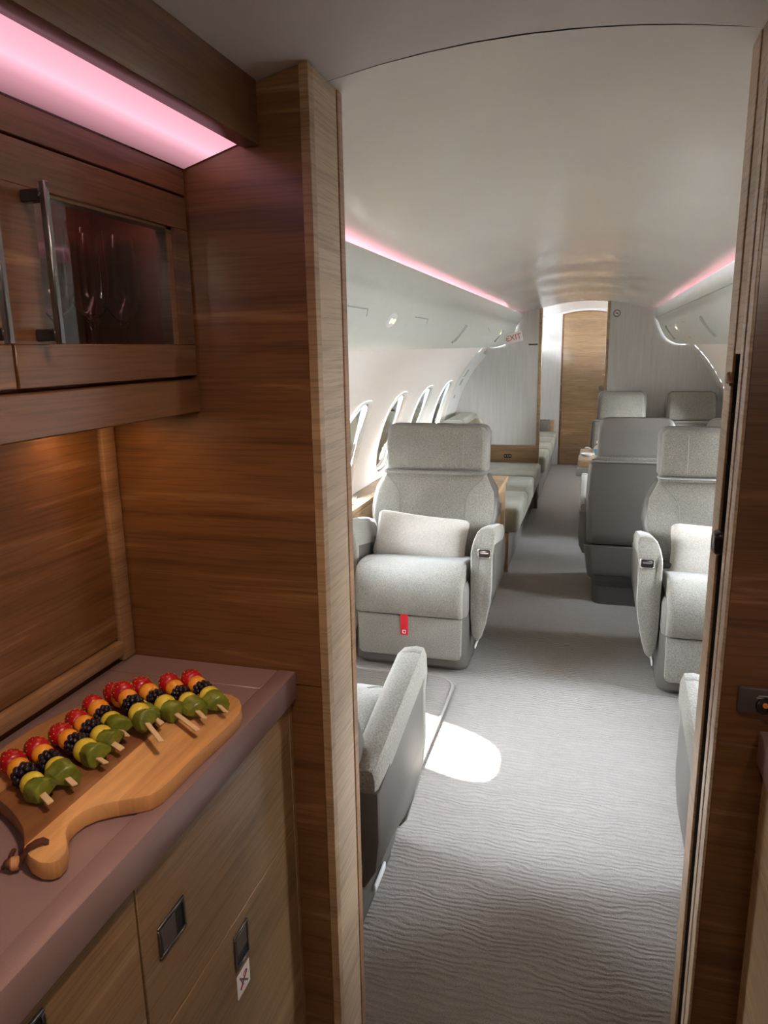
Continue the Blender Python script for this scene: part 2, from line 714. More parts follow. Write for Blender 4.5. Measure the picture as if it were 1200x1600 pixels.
def window(idx, side, ya, yb, shade=0.0):
    root = bpy.data.objects.new('window_%d' % idx, None)
    COL.objects.link(root)
    root['kind'] = 'structure'
    cy, cw = (ya + yb) / 2, (WB + WT) / 2
    hy, hw = (yb - ya) / 2, (WT - WB) / 2
    root.location = wall_pt(side, cy, cw)
    N = 40

    def ring_uv(f):
        out = []
        for i in range(N):
            a = 2 * PI * (i + 0.5) / N
            c, s = math.cos(a), math.sin(a)
            k = (abs(c) ** 3.2 + abs(s) ** 3.2) ** (-1 / 3.2)
            out.append((cy + hy * f * c * k, cw + hw * f * s * k))
        return out

    def ring(f, r):
        out = []
        for i in range(N):
            a = 2 * PI * (i + 0.5) / N
            c, s = math.cos(a), math.sin(a)
            k = (abs(c) ** 3.2 + abs(s) ** 3.2) ** (-1 / 3.2)
            out.append(wall_pt(side, cy + hy * f * c * k, cw + hw * f * s * k, r))
        return out
    bm = loft([ring(1.045, RW - 0.001), ring(1.035, RW - 0.005), ring(0.985, RW - 0.006), ring(0.968, RW + 0.002)], False)
    wpart('frame', bm, 'white_frame', root)
    bm = loft([ring(0.97, RW + 0.001), ring(0.962, RW + 0.008), ring(0.955, RW + 0.016)], False)
    wpart('reveal', bm, 'lining', root)
    bm = loft([ring(0.960, RW + 0.012), ring(0.915, RW + 0.0125)], False)
    wpart('seal', bm, 'plastic_dark', root)
    b = bmesh.new()
    b.faces.new([b.verts.new(p) for p in ring(0.93, RW + 0.018)])
    wpart('pane', b, 'pane_glass', root)
    if shade > 0:
        b = bmesh.new()
        rr = [(y_, t_) for y_, t_ in ring_uv(0.925)]
        tlim = WT - 0.075 * hw - (WT - WB) * shade
        keep = [(y_, max(t_, tlim)) for y_, t_ in rr]
        b.faces.new([b.verts.new(wall_pt(side, y_, t_, RW + 0.0145)) for y_, t_ in keep])
        wpart('shade', b, 'shade_cloth', root)
        ys2 = [y_ for y_, t_ in rr if abs(t_ - tlim) < 0.12]
        bm = tube([wall_pt(side, cy - hy * 0.90, tlim, RW + 0.012), wall_pt(side, cy + hy * 0.90, tlim, RW + 0.012)], 0.003, 6)
        wpart('shade_rail', bm, 'white_frame', root)
    n = Vector((-side * math.cos(cw), 0, -math.sin(cw)))
    c = Vector(wall_pt(side, cy, cw, RW + 0.075))
    area_light('window_portal', c, n, 2 * hy * 0.95, 2 * hw * RW * 0.95, 1.0, (1, 1, 1), True)


wins = [-4, -3, -2, -1, 0, 1, 2, 3, 6]
SHADES = {(-1, 0): 0.62, (-1, 1): 0.66, (-1, 2): 0.66, (-1, 3): 0.6, (-1, -3): 0.8, (1, 6): 0.6, (-1, 6): 0.4}  # aft right-hand window shade added unseen to dim the aft ceiling
wi = 1
for side, nm in ((-1, 'wall_left'), (1, 'wall_right')):
    bm = bmesh.new()
    y = 0.2
    ks = [k for k in wins if k >= -3 or False]
    bay(bm, side, -1.62, WIN_AFT0 - 3 * FRAME_PITCH - WIN_W / 2 - FRAME_PITCH / 2, None) if side < 0 else None
    if side > 0:
        # the entry door opening sits in the galley part of this side
        st = [TH0 + (TH1 - TH0) * i / 24 for i in range(25)]
        for (a, c) in ((-1.62, -1.15), (0.1, WIN_AFT0 - 3 * FRAME_PITCH - WIN_W / 2 - FRAME_PITCH / 2)):
            loft([[wall_pt(side, yy, t) for t in st] for yy in (a, c)], False, False, bm)
    for k in range(-3, 7):
        cyk = WIN_AFT0 + k * FRAME_PITCH - WIN_W / 2
        a, c = cyk - FRAME_PITCH / 2, cyk + FRAME_PITCH / 2
        if k in wins:
            bay(bm, side, a, c, (cyk - WIN_W / 2, cyk + WIN_W / 2, WB, WT))
            window(wi, side, cyk - WIN_W / 2, cyk + WIN_W / 2, SHADES.get((side, k), 0.0))
            wi += 1
        else:
            bay(bm, side, a, c, None)
    bay(bm, side, WIN_AFT0 + 6.5 * FRAME_PITCH - WIN_W / 2, 8.6, None)
    bmesh.ops.remove_doubles(bm, verts=bm.verts, dist=0.0005)
    o = struct(obj(nm, bm, 'lining', angle=60))

# outer skin so that no stray light enters round the lining
for side in (-1, 1):
    pass

# ceilings
CD = [0, 0.06, 0.12, 0.18, 0.24, 0.30, 0.36, 0.42, 0.48, 0.54, 0.60, 0.66, 0.70]


def ceil_z(d, apex):
    d = abs(d)
    if d < 0.42:
        return apex - 0.38 * d * d
    return max(apex - 0.38 * d * d, apex - 0.067 - 0.10 * (d - 0.42)) if d < 0.62 else apex - 0.087 - 0.6 * (d - 0.62)


ds = [-d for d in CD[::-1]] + CD[1:]
rows = []
for _i in range(104):
    _y = Y_SEAM + 0.004 + (Y_BULK + 0.076 - Y_SEAM) * _i / 103
    _ap = 1.679 - 0.014 * min(1.0, (_y - Y_SEAM) / 1.4)
    # shallow bulge of each ceiling panel between the frames
    rows.append((_y, _ap, 0.0035 * math.cos(2 * PI * (_y - 3.3) / FRAME_PITCH) * min(1.0, max(0.0, (_y - 2.4) / 1.2))))

struct(obj('ceiling', loft([[(XC + d, y, ceil_z(d, a0) + bu * max(0.0, 1 - (d / 0.40) ** 2)) for d in ds] for y, a0, bu in rows], False, False), 'ceiling_panel', angle=80))
rows = [(Y_BULK + 0.08, 1.665), (6.3, 1.70), (6.9, 1.705), (8.6, 1.71)]
bm = bmesh.new()
L = [[(XC + d, y, ceil_z(d, ap)) for d in ds] for y, ap in rows]
loft(L, False, False, bm)
struct(obj('ceiling', bm, 'ceiling_panel', angle=80))
dg = [-0.75 + 1.7 * i / 30 for i in range(31)]
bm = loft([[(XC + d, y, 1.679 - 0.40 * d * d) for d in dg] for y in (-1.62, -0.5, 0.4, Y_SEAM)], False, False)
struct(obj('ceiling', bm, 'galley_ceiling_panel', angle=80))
bm = loft([[(XC + d, y, 1.693 - 0.40 * d * d) for d in dg] for y in (Y_SEAM - 0.03, Y_SEAM + 0.03)], False, False)
struct(obj('trim_1', bm, 'plastic_dark', angle=80))
# roof skin above the ceilings closes the shell
bm = bmesh.new()
st = [math.radians(44 + 92 * i / 24) for i in range(25)]
loft([[(XC + 1.19 * math.cos(t), y, CZ + 1.19 * math.sin(t)) for t in st] for y in (-1.65, 8.65)], False, False, bm)
struct(obj('ceiling', bm, 'plastic_dark', angle=80))

# closed fuselage skin round the galley, with its front end
bm = bmesh.new()
st = [math.radians(-34 + 248 * i / 48) for i in range(49)]
ringp = lambda y, r: [(XC + r * math.cos(t), y, CZ + r * math.sin(t)) for t in st]
loft([ringp(-1.66, 1.15), ringp(0.97, 1.15)], False, False, bm)
for lo_, hi_ in ((0, 17), (31, 49)):
    loft([ringp(0.97, 1.15)[lo_:hi_], ringp(0.97, 1.075)[lo_:hi_]], False, False, bm)
bm.faces.new([bm.verts.new(p) for p in ringp(-1.66, 1.15)])
struct(obj('wall_galley_outer', bm, 'lining', angle=60))

# ------------------------------------------------------------------ overhead bins
BIN_ON = [(-1, [('door_panel', 1.75, 2.075)]), (1, [])]


def bin_pt(side, s, y, off=0.0):
    """point on the bin face; s = 0..len-1 along the profile, off = outwards from the face"""
    i = min(int(s), len(BIN) - 2)
    f = s - i
    (d0, z0), (d1, z1) = BIN[i], BIN[i + 1]
    d, z = d0 + (d1 - d0) * f, z0 + (z1 - z0) * f
    t = Vector((d1 - d0, z1 - z0)).normalized()
    nx, nz = t.y, -t.x    # towards the aisle / down
    d += nx * off
    z += nz * off
    return (XC + side * d, y, z)


def bin_patch(side, s0, s1, y0, y1, off, bm=None, n=5, slant=0.0):
    ss = [s0 + (s1 - s0) * i / n for i in range(n + 1)]
    return loft([[bin_pt(side, s, y + slant * (s - s0), off) for s in ss] for y in (y0, y1)], False, False, bm)


def bin_groove(side, pts, w=0.0022, bm=None):
    return tube([bin_pt(side, s, y, 0.0003) for s, y in pts], w, 5, bm)


def cove_lamp(side):
    o = area_light('cove_lamp', (XC + side * 0.585, 3.5, 1.532), (-side * 0.8, 0, 1), 0.03, 4.9, 0.45, (1.0, 0.50, 0.56))
    # long side of the strip runs down the cabin
    z = Vector((side * 0.8, 0, -1)).normalized()
    y = Vector((0, 1, 0))
    x = y.cross(z)
    m_ = Matrix((x, y, z)).transposed().to_4x4()
    m_.translation = o.location
    o.matrix_world = m_


for side in (-1, 1):
    root = thing('overhead_bin', 'long white overhead bin over the %s, with a sculpted lower edge' % ('windows left of the aisle' if side < 0 else 'seats right of the aisle'), 'overhead bin', (XC + side * 0.6, 3.5, 1.32))
    # smooth the profile
    prof = []
    for i in range(len(BIN) - 1):
        for k in range(3):
            f = k / 3
            p0 = BIN[max(i - 1, 0)]
            p1, p2 = BIN[i], BIN[i + 1]
            p3 = BIN[min(i + 2, len(BIN) - 1)]
            prof.append(tuple(0.5 * ((2 * p1[j]) + (-p0[j] + p2[j]) * f + (2 * p0[j] - 5 * p1[j] + 4 * p2[j] - p3[j]) * f * f + (-p0[j] + 3 * p1[j] - 3 * p2[j] + p3[j]) * f ** 3) for j in (0, 1)))
    prof.append(BIN[-1])
    full = [(0.74, 1.515), (0.515, 1.520), (0.500, 1.568)] + prof + [(0.80, 1.322), (0.86, 1.33)]
    ys = (0.995, Y_BULK - 0.012)
    bm = loft([[(XC + side * d, y, z) for d, z in full] for y in ys], False, False)
    n0 = len(full)
    bm.verts.ensure_lookup_table()
    wpart('body', bm, 'bin_plastic', root, angle=50)
    if side > 0:
        bm = bin_groove(side, [(1.0, 1.0), (1.0, 6.03)], 0.0028)
        wpart('lip_seam', bm, 'bin_groove', root)
    # cove light strip on top of the bin
    bm = box(XC + side * 0.61 - 0.012, XC + side * 0.61 + 0.012, 1.05, 6.0, 1.518, 1.526, 0.002)
    cove_lamp(side)
    wpart('cove_strip', bm, 'pink_cove', root, label='pink light strip')
    bm = box(XC + side * 0.775 - 0.01, XC + side * 0.775 + 0.01, 1.05, 6.0, 1.3135, 1.3205, 0.002)
    wpart('wash_strip', bm, 'pink_underbin', root, label='pink light strip')
    if side < 0:
        panels = [((2.85, 1.60), (2.85, 2.07), (3.1, 2.085), (4.4, 2.085)), ((2.9, 2.66), (2.9, 2.87), (3.2, 2.88)), ((4.25, 2.72), (4.25, 2.93)), ((2.9, 4.55), (3.3, 4.75))]
        lights = [(3.2, 2.366), (3.2, 5.2)]
        pulls = [(2.95, 3.75, 4.2, 3.69), (2.95, 5.25, 4.0, 5.2)]
    else:
        panels = [((2.75, 4.42), (2.75, 4.55)), ((2.8, 5.2), (2.8, 5.32)), ((4.0, 4.62), (4.4, 4.60))]
        lights = [(3.1, 4.9), (3.1, 2.4)]
        pulls = [(2.75, 3.73, 4.05, 3.63), (2.75, 5.55, 4.0, 5.45)]
    for p in panels:
        wpart('panel_line', bin_groove(side, p), 'bin_groove', root)
    for s0, y0, s1, y1 in pulls:
        pts = [bin_pt(side, s0 + (s1 - s0) * i / 6, y0 + (y1 - y0) * i / 6, 0.0015) for i in range(7)]
        wpart('pull', tube(pts, 0.010, 8), 'bin_groove', root, label='long recessed pull')
    for s, y in lights:
        bm = loft([[Vector(bin_pt(side, s + 0.35 * math.sin(a) * f, y + 0.055 * math.cos(a) * f, 0.002 + 0.004 * (f < 1))) for a in [2 * PI * i / 20 for i in range(20)]] for f in (1.0, 0.8)], True)
        p = wpart('reading_light', bm, 'white_frame', root)
        for dy in (-0.018, 0.018):
            bm = loft([[Vector(bin_pt(side, s + 0.12 * math.sin(a), y + dy + 0.012 * math.cos(a), o_)) for a in [2 * PI * i / 12 for i in range(12)]] for o_ in (0.005, 0.008)], True)
            shift(bm, root)
            obj('lens', bm, 'reading_lens', p)

# EXIT sign hanging off the end of the left bin
ex = thing('exit_sign', 'small white EXIT sign with red letters at the far end of the left bin', 'sign', (-0.612, 5.76, 1.388))
ex.rotation_euler = (0, math.radians(-12), math.radians(16))
obj('housing', box(-0.075, 0.065, -0.012, 0.012, -0.035, 0.04, 0.008), 'white_paint', ex)
tx = bpy.data.curves.new('lettering', 'FONT')
tx.body = 'EXIT'
tx.size = 0.058
tx.extrude = 0.001
tx.align_x = 'CENTER'
tx.align_y = 'CENTER'
_t = bpy.data.objects.new('lettering_source', tx)
COL.objects.link(_t)
bpy.context.view_layer.update()
_me = bpy.data.meshes.new_from_object(_t.evaluated_get(bpy.context.evaluated_depsgraph_get()))
bpy.data.objects.remove(_t)
tm = bpy.data.objects.new('lettering', _me)
_me.materials.clear()
_me.materials.append(MATS['sign_red'])
COL.objects.link(tm)
tm.parent = ex
tm.location = (-0.005, -0.0135, 0.002)
tm.rotation_euler = (PI / 2, 0, 0)

# ------------------------------------------------------------------ bulkheads and lavatory door
def arc_wall(x0, x1, y0, y1, apex):
    pts = [(x0, 0.0)]
    def edge(side):
        return [(XC + side * RW * math.cos(t), CZ + RW * math.sin(t)) for t in [TH0 + (math.radians(47) - TH0) * i / 20 for i in range(21)]]
    n = 24
    top = [(x0 + (x1 - x0) * i / n) for i in range(n + 1)]
    tz = []
    for x in top:
        d = abs(x - XC)
        zc = ceil_z(d, apex) if d < 0.7 else 0
        zw = CZ + math.sqrt(max(0, (RW + 0.004) ** 2 - d * d)) if d < RW else 0
        tz.append(min(zc, zw) if d >= 0.6 and d < 0.7 else (zc if d < 0.6 else zw))
    bz = []
    for x in top:
        d = abs(x - XC)
        w0 = RW * math.cos(TH0)
        bz.append(0.0 if d <= w0 else CZ - math.sqrt(max(0, RW ** 2 - d * d)))
    b = bmesh.new()
    cols = []
    for yy in (y0, y1):
        cols.append(([b.verts.new((x, yy, z)) for x, z in zip(top, bz)], [b.verts.new((x, yy, max(z, zb + 0.001))) for x, z, zb in zip(top, tz, bz)]))
    for lo, hi in cols:
        for i in range(n):
            b.faces.new((lo[i], lo[i + 1], hi[i + 1], hi[i]))
    (l0, h0), (l1, h1) = cols
    for i in range(n):
        b.faces.new((h0[i], h0[i + 1], h1[i + 1], h1[i]))
    for i in (0, n):
        b.faces.new((l0[i], h0[i], h1[i], l1[i]))
    return b


WL = XC - RW * 0.999
WR = XC + RW * 0.999
XBL, XBR = -0.432, 0.073
struct(obj('wall_back_left', arc_wall(WL, XBL - 0.014, Y_BULK, Y_BULK + 0.05, 1.665), 'wall_cloth'))
struct(obj('wall_back_right', arc_wall(XBR + 0.014, WR, Y_BULK, Y_BULK + 0.05, 1.665), 'wall_cloth'))
struct(obj('trim_2', box(XBL - 0.014, XBL + 0.01, Y_BULK - 0.006, Y_BULK + 0.056, 0.0, 1.615, 0.003), 'oak_light'))
struct(obj('trim_3', box(XBR - 0.008, XBR + 0.014, Y_BULK - 0.006, Y_BULK + 0.056, 0.0, 1.652, 0.003), 'oak_light'))
# slot, no smoking sign
tag(obj('wall_slot', box(-0.525, -0.452, Y_BULK - 0.006, Y_BULK + 0.002, 1.332, 1.342, 0.003), 'plastic_dark'), 'thin dark slot in the grey bulkhead left of the aisle', 'slot')
ns = thing('no_smoking_sign', 'round white no smoking sign with a dark ring on the grey right bulkhead', 'sign', (0.135, Y_BULK - 0.004, 1.56))
bm = lathe([(0.021, -0.002), (0.021, 0.002), (0.020, 0.0028)], 24)
bmesh.ops.rotate(bm, cent=(0, 0, 0), matrix=Matrix.Rotation(PI / 2, 3, 'X'), verts=bm.verts)
obj('disc', bm, 'sticker_white', ns)
bm = bmesh.new()
pts = [(0.0235 * math.cos(2 * PI * i / 28), -0.003, 0.0235 * math.sin(2 * PI * i / 28)) for i in range(29)]
tube(pts, 0.0042, 6, bm, False)
obj('ring', bm, 'leather_light', ns)
obj('cigarette', box(-0.012, 0.012, -0.0045, -0.002, -0.003, 0.003, 0.0005), 'grey_print', ns)
bm = box(-0.018, 0.018, -0.0055, -0.002, -0.0018, 0.0018)
bmesh.ops.rotate(bm, cent=(0, 0, 0), matrix=Matrix.Rotation(0.78, 3, 'Y'), verts=bm.verts)
obj('slash', bm, 'red_print', ns)
# aft wall around the door
struct(obj('wall_back', arc_wall(WL, -0.372, Y_AFT, Y_AFT + 0.05, 1.71), 'wall_cloth'))
struct(obj('wall_back', arc_wall(0.155, WR, Y_AFT, Y_AFT + 0.05, 1.71), 'wall_cloth'))
dr = bpy.data.objects.new('door_1', None)
COL.objects.link(dr)
dr.location = (-0.11, Y_AFT, 0)
dr['kind'] = 'structure'


def arch(x0, x1, z0, zs, rise, n=12):
    pts = [(x0, z0), (x1, z0), (x1, zs)]
    for i in range(1, n):
        t = i / n
        x = x1 + (x0 - x1) * t
        pts.append((x, zs + rise * (1 - (2 * t - 1) ** 2)))
    pts.append((x0, zs))
    return pts


wpart('door_leaf', prism(arch(-0.355, 0.14, 0.004, 1.648, 0.026), 'y', Y_AFT - 0.012, Y_AFT + 0.03, 0.002), 'oak_base', dr)
wpart('door_frame', prism(arch(-0.374, 0.158, 0.0, 1.655, 0.034), 'y', Y_AFT + 0.0, Y_AFT + 0.04), 'oak', dr)
bm = lathe([(0.026, 0), (0.026, 0.008), (0.012, 0.012), (0.012, 0.03), (0.024, 0.036), (0.028, 0.048), (0.022, 0.058), (0.0, 0.060)], 18)
bmesh.ops.rotate(bm, cent=(0, 0, 0), matrix=Matrix.Rotation(PI / 2, 3, 'X'), verts=bm.verts)
bmesh.ops.translate(bm, vec=(0.066, Y_AFT - 0.012, 0.865), verts=bm.verts)
wpart('door_knob', bm, 'bronze', dr, label='dark round knob')
bm = lathe([(0.013, 0), (0.013, 0.006), (0.007, 0.012), (0, 0.013)], 16)
bmesh.ops.rotate(bm, cent=(0, 0, 0), matrix=Matrix.Rotation(PI / 2, 3, 'X'), verts=bm.verts)
bmesh.ops.translate(bm, vec=(0.084, Y_AFT - 0.012, 1.0), verts=bm.verts)
wpart('door_lock', bm, 'brass', dr, label='small brass lock')
wpart('floor_stop', box(-0.15, -0.08, Y_AFT - 0.03, Y_AFT - 0.008, 0.0, 0.022, 0.004), 'black', dr)

struct(obj('trim_6', box(-0.40, 0.18, Y_AFT + 0.004, Y_AFT + 0.05, 1.62, 1.73), 'wall_cloth'))
# vertical trim band on the left wall beside the bulkhead, with two small slots
bt = bpy.data.objects.new('trim_4', None)
COL.objects.link(bt)
bt['kind'] = 'structure'
bt.location = wall_pt(-1, 5.9, 0.4)
th = [math.radians(-25 + 68 * i / 24) for i in range(25)]
bm = loft([[wall_pt(-1, y, t, r) for t in th] for y, r in ((5.70, RW - 0.001), (5.705, RW - 0.012), (5.965, RW - 0.012), (5.99, RW - 0.03), (6.045, RW - 0.03))], False, False)
wpart('panel', bm, 'white_frame', bt)
for t0, t1, ya, yb in ((31, 34.5, 5.80, 5.88), (27.0, 30.0, 5.80, 5.88), (21, 22.5, 5.80, 5.86)):
    tt = [math.radians(t0 + (t1 - t0) * i / 4) for i in range(5)]
    bm = loft([[wall_pt(-1, y, t, RW - 0.0135) for t in tt] for y in (ya, yb)], False, False)
    wpart('slot', bm, 'bin_groove', bt)

# ------------------------------------------------------------------ galley shell
YP0, YP1 = 0.873, 0.992     # entry partition, near and far face
XPL, XPR = -0.335, 0.153    # passage edges


def ceil_g(x):
    return 1.679 - 0.40 * (x - XC) ** 2 - 0.001


def wall_panel_top(x0, x1, y0, y1, z0, n=8):
    """vertical panel whose top follows the galley ceiling"""
    pts = [(x0, z0), (x1, z0)] + [(x1 + (x0 - x1) * i / n, ceil_g(x1 + (x0 - x1) * i / n)) for i in range(n + 1)]
    return prism(pts, 'y', y0, y1)


pl = bpy.data.objects.new('wall_front_left', None)
COL.objects.link(pl)
pl['kind'] = 'structure'
pl.location = (-0.5, YP0, 0)
wpart('panel', wall_panel_top(-1.12, XPL - 0.004, YP0 + 0.001, YP1 - 0.001, 0.871), 'oak', pl)
wpart('panel', wall_panel_top(-1.12, XPL - 0.004, YP0 + 0.001, YP1 - 0.001, 0.0) if False else box(-1.12, XPL - 0.004, YP0 + 0.001, YP1 - 0.001, 0.0, 0.869), 'oak', pl)
# aisle-side jamb: near lipping, flat panel, far lipping with fine joints
for (a, b, m, dx) in ((YP0 - 0.001, 0.889, 'oak_light', 0.0), (0.8900, 0.9735, 'oak_lit', 0.0015), (0.9745, YP1, 'oak_edge', 0.0)):
    zt = ceil_g(XPL)
    wpart('jamb_strip', box(XPL - 0.012, XPL - dx, a, b, 0.0, zt, 0.0008, 1), m, pl)

pr_ = bpy.data.objects.new('wall_front_right', None)
COL.objects.link(pr_)
pr_['kind'] = 'structure'
pr_.location = (0.5, YP0, 0)
YR0 = 0.855
wpart('panel', wall_panel_top(XPR + 0.004, 0.98, YR0, YR0 + 0.03, 0.871), 'oak', pr_)
wpart('panel', box(XPR + 0.004, 0.98, YR0, YR0 + 0.03, 0.0, 0.869), 'oak', pr_)
wpart('panel', wall_panel_top(XPR + 0.02, 0.98, YP1 - 0.02, YP1, 0.0), 'oak_light', pr_)
zr = ceil_g(XPR)
wpart('jamb_strip', box(XPR, XPR + 0.0035, YR0 - 0.0015, YR0 + 0.014, 0.0, zr, 0.0006, 1), 'oak_lit', pr_)
wpart('jamb_core', box(XPR + 0.003, XPR + 0.05, YR0 + 0.002, 0.9015, 0.0, zr), 'oak', pr_)
wpart('slot_shade', box(XPR + 0.003, XPR + 0.05, 0.9448, YP1 - 0.001, 0.0, zr), 'black', pr_)  # jamb core coloured black, the slot's shade put into its faces
wpart('jamb_strip', box(XPR + 0.001, XPR + 0.02, YR0 + 0.0155, 0.884, 0.0, zr, 0.0008, 1), 'oak_lit', pr_)
wpart('jamb_strip', box(XPR, XPR + 0.02, 0.885, 0.902, 0.0, zr, 0.0008, 1), 'oak_lit', pr_)
wpart('jamb_strip', box(XPR, XPR + 0.02, 0.945, YP1, 0.0, zr, 0.001, 1), 'oak_light', pr_)  # strip's lit look put into a lighter oak
wpart('jamb_filler', box(XPR + 0.0015, XPR + 0.02, 0.9025, 0.9445, 1.3166, zr, 0.0008, 1), 'oak_light', pr_)
wpart('jamb_filler', box(XPR + 0.10, XPR + 0.11, 0.9025, 0.9445, 0.0, 1.3166), 'black', pr_)
# pocket door with its latch just showing in the slot
pd = bpy.data.objects.new('door_2', None)
COL.objects.link(pd)
pd['kind'] = 'structure'
pd.location = (XPR + 0.05, 0.923, 0)
wpart('door_leaf', box(XPR + 0.030, XPR + 0.095, 0.908, 0.940, 0.01, 1.30, 0.002), 'black', pd)
bm = box(XPR - 0.009, XPR + 0.03, 0.912, 0.938, 1.080, 1.110, 0.008, 3)
wpart('latch', bm, 'black_gloss', pd, label='dark glossy latch')
wpart('catch', tube([(XPR - 0.004, 0.915, 1.283), (XPR - 0.006, 0.925, 1.294), (XPR - 0.004, 0.94, 1.285)], 0.003), 'oak_edge', pd)

# galley side and rear walls
struct(obj('wall_galley_left', box(-0.70, -0.652, -1.6, YP0, 0.0, 1.66), 'oak'))
struct(obj('wall_galley_back', wall_panel_top(-1.1, 0.95, -1.64, -1.60, 0.0), 'oak'))
# entry doorway on the right, open to daylight
for (a, b) in ((-1.60, -1.10), (-0.10, 0.0)):
    pass
ed = bpy.data.objects.new('door_3', None)
COL.objects.link(ed)
ed['kind'] = 'structure'
ed.location = (0.85, -0.6, 0)
wpart('door_frame', box(0.80, 0.86, -1.17, -1.10, 0.0, 1.50, 0.004), 'white_frame', ed)
wpart('door_frame', box(0.80, 0.86, 0.03, 0.10, 0.0, 1.50, 0.004), 'white_frame', ed)
wpart('door_frame', box(0.80, 0.86, -1.17, 0.10, 1.45, 1.56, 0.004), 'white_frame', ed)
wpart('door_leaf', box(0.82, 0.85, -1.10, 0.03, 0.0, 1.45, 0.004), 'white_frame', ed)

# ------------------------------------------------------------------ galley: light, beam, cabinet
XUF = -0.504      # face of the upper cabinet
YB = -1.2         # units run on behind the camera
struct(obj('trim_5', prism([(-0.423, 1.566), (-0.400, 1.568), (-0.400, 1.645), (-0.423, 1.649)], 'x', 0, 1) if False else box(-0.424, -0.400, YB, YP0 - 0.001, 1.5685, 1.640, 0.0015, 2), 'oak'))
cl = thing('ceiling_light', 'glowing pink light panel above the glass cabinet', 'light', (-0.46, 0.3, 1.57))
b = bmesh.new()
b.faces.new([b.verts.new(p) for p in ((-0.4235, YB, 1.574), (-0.4235, YP0 - 0.002, 1.574), (-0.5035, YP0 - 0.002, 1.5505), (-0.5035, YB, 1.5505))])
bmesh.ops.solidify(b, geom=b.faces[:], thickness=-0.006)
wpart('diffuser', b, 'pink_diffuser', cl)
wpart('housing', box(-0.64, -0.425, YB, YP0 - 0.002, 1.585, 1.61), 'plastic_dark', cl)

cab = thing('glass_cabinet', 'oak wall cabinet with glass doors holding champagne flutes', 'cabinet', (-0.575, 0.5, 1.251))
wpart('fascia', box(-0.640, XUF, YB, YP0 - 0.002, 1.5185, 1.5495, 0.001, 1), 'oak', cab)
wpart('valance', box(-0.640, XUF + 0.001, YB, YP0 - 0.002, 1.2508, 1.2945, 0.0015, 1), 'oak', cab)
wpart('shelf', box(-0.640, XUF - 0.022, YB, YP0 - 0.002, 1.2950, 1.3045), 'cherry', cab)
wpart('back_panel', box(-0.645, -0.640, YB, YP0 - 0.002, 1.3045, 1.5185), 'cherry', cab)
wpart('side_panel', box(-0.640, XUF - 0.022, YP0 - 0.010, YP0 - 0.002, 1.3045, 1.5185), 'cherry', cab)
wpart('side_panel', box(-0.640, XUF - 0.022, 0.548, 0.558, 1.3045, 1.5185), 'cherry', cab)
wpart('top_panel', box(-0.640, XUF - 0.022, YB, YP0 - 0.002, 1.510, 1.5185), 'cherry', cab)


wpart('fill_strip', box(XUF - 0.034, XUF - 0.026, 0.57, 0.855, 1.5045, 1.5095, 0.001, 1), 'cabinet_fill', cab, label='small pink strip added to brighten the flutes')  # added strip, there to brighten the edges of the flutes


def cab_door(y0, y1, g0, g1, handle_at_low):
    z0, z1 = 1.2985, 1.5165
    gz0, gz1 = 1.3385, 1.4775
    d = thing('door', '', '', (XUF, (y0 + y1) / 2, z0))
    del d['label'], d['category']
    d.parent = cab
    d.location = Vector(d.location) - Vector(cab.location)
    W = Vector((XUF, (y0 + y1) / 2, z0))

    def dp(name, bm, mat, label=None):
        bmesh.ops.translate(bm, vec=-W, verts=bm.verts)
        return obj(name, bm, mat, d, label=label)
    xb = XUF - 0.020
    # stiles and rails with one continuous face
    dp('rail', box(xb, XUF, y0, y1, gz1, z1, 0.0008, 1), 'oak')
    dp('rail', box(xb, XUF, y0, y1, z0, gz0, 0.0008, 1), 'oak')
    dp('stile', box(xb, XUF, y0, g0, gz0, gz1), 'oak')
    dp('stile', box(xb, XUF, g1, y1, gz0, gz1), 'oak')
    # narrow bead round the glass
    bm = box(xb, XUF - 0.004, g0, g0 + 0.004, gz0, gz1)
    box(xb, XUF - 0.004, g1 - 0.010, g1, gz0, gz1, bm=bm)
    box(xb, XUF - 0.004, g0, g1, gz1 - 0.003, gz1, bm=bm)
    dp('glazing_bead', bm, 'oak_edge')
    b = bmesh.new()
    xg = XUF - 0.0055
    b.faces.new([b.verts.new(p) for p in ((xg, g0, gz0), (xg, g1, gz0), (xg, g1, gz1), (xg, g0, gz1))])
    dp('pane', b, 'cabinet_glass')
    hy = y0 + 0.030 if handle_at_low else y1 - 0.030
    # flat bar handle standing off on two square posts
    ha = hy - 0.0035
    bm = box(XUF + 0.020, XUF + 0.027, ha + 0.002, ha + 0.0085, 1.338, 1.480, 0.001, 1)
    dp('handle', bm, 'gunmetal', 'long flat metal bar handle')
    for zz in (1.3465, 1.468):
        dp('handle_post', box(XUF, XUF + 0.0215, ha + 0.001, ha + 0.010, zz - 0.0055, zz + 0.0055, 0.001, 1), 'black_gloss')
    return d


cab_door(0.5555, YP0 - 0.003, 0.600, 0.838, True)
cab_door(0.20, 0.5525, 0.245, 0.508, False)
# small warm lamp below the cabinet
ul = thing('downlight', 'small warm lamp tucked under the glass cabinet near the partition', 'light', (-0.595, 0.762, 1.2495))
bm = box(-0.03, 0.03, -0.10, 0.10, -0.007, 0.0, 0.002)
obj('housing', bm, 'plastic_dark', ul)
obj('lens', box(-0.02, 0.02, -0.09, 0.09, -0.0085, -0.006), 'warm_lens', ul)
lamp = area_light('under_cabinet_lamp', (-0.595, 0.762, 1.238), (0.05, 0.02, -1), 0.04, 0.18, 0.055, (1.0, 0.55, 0.28))

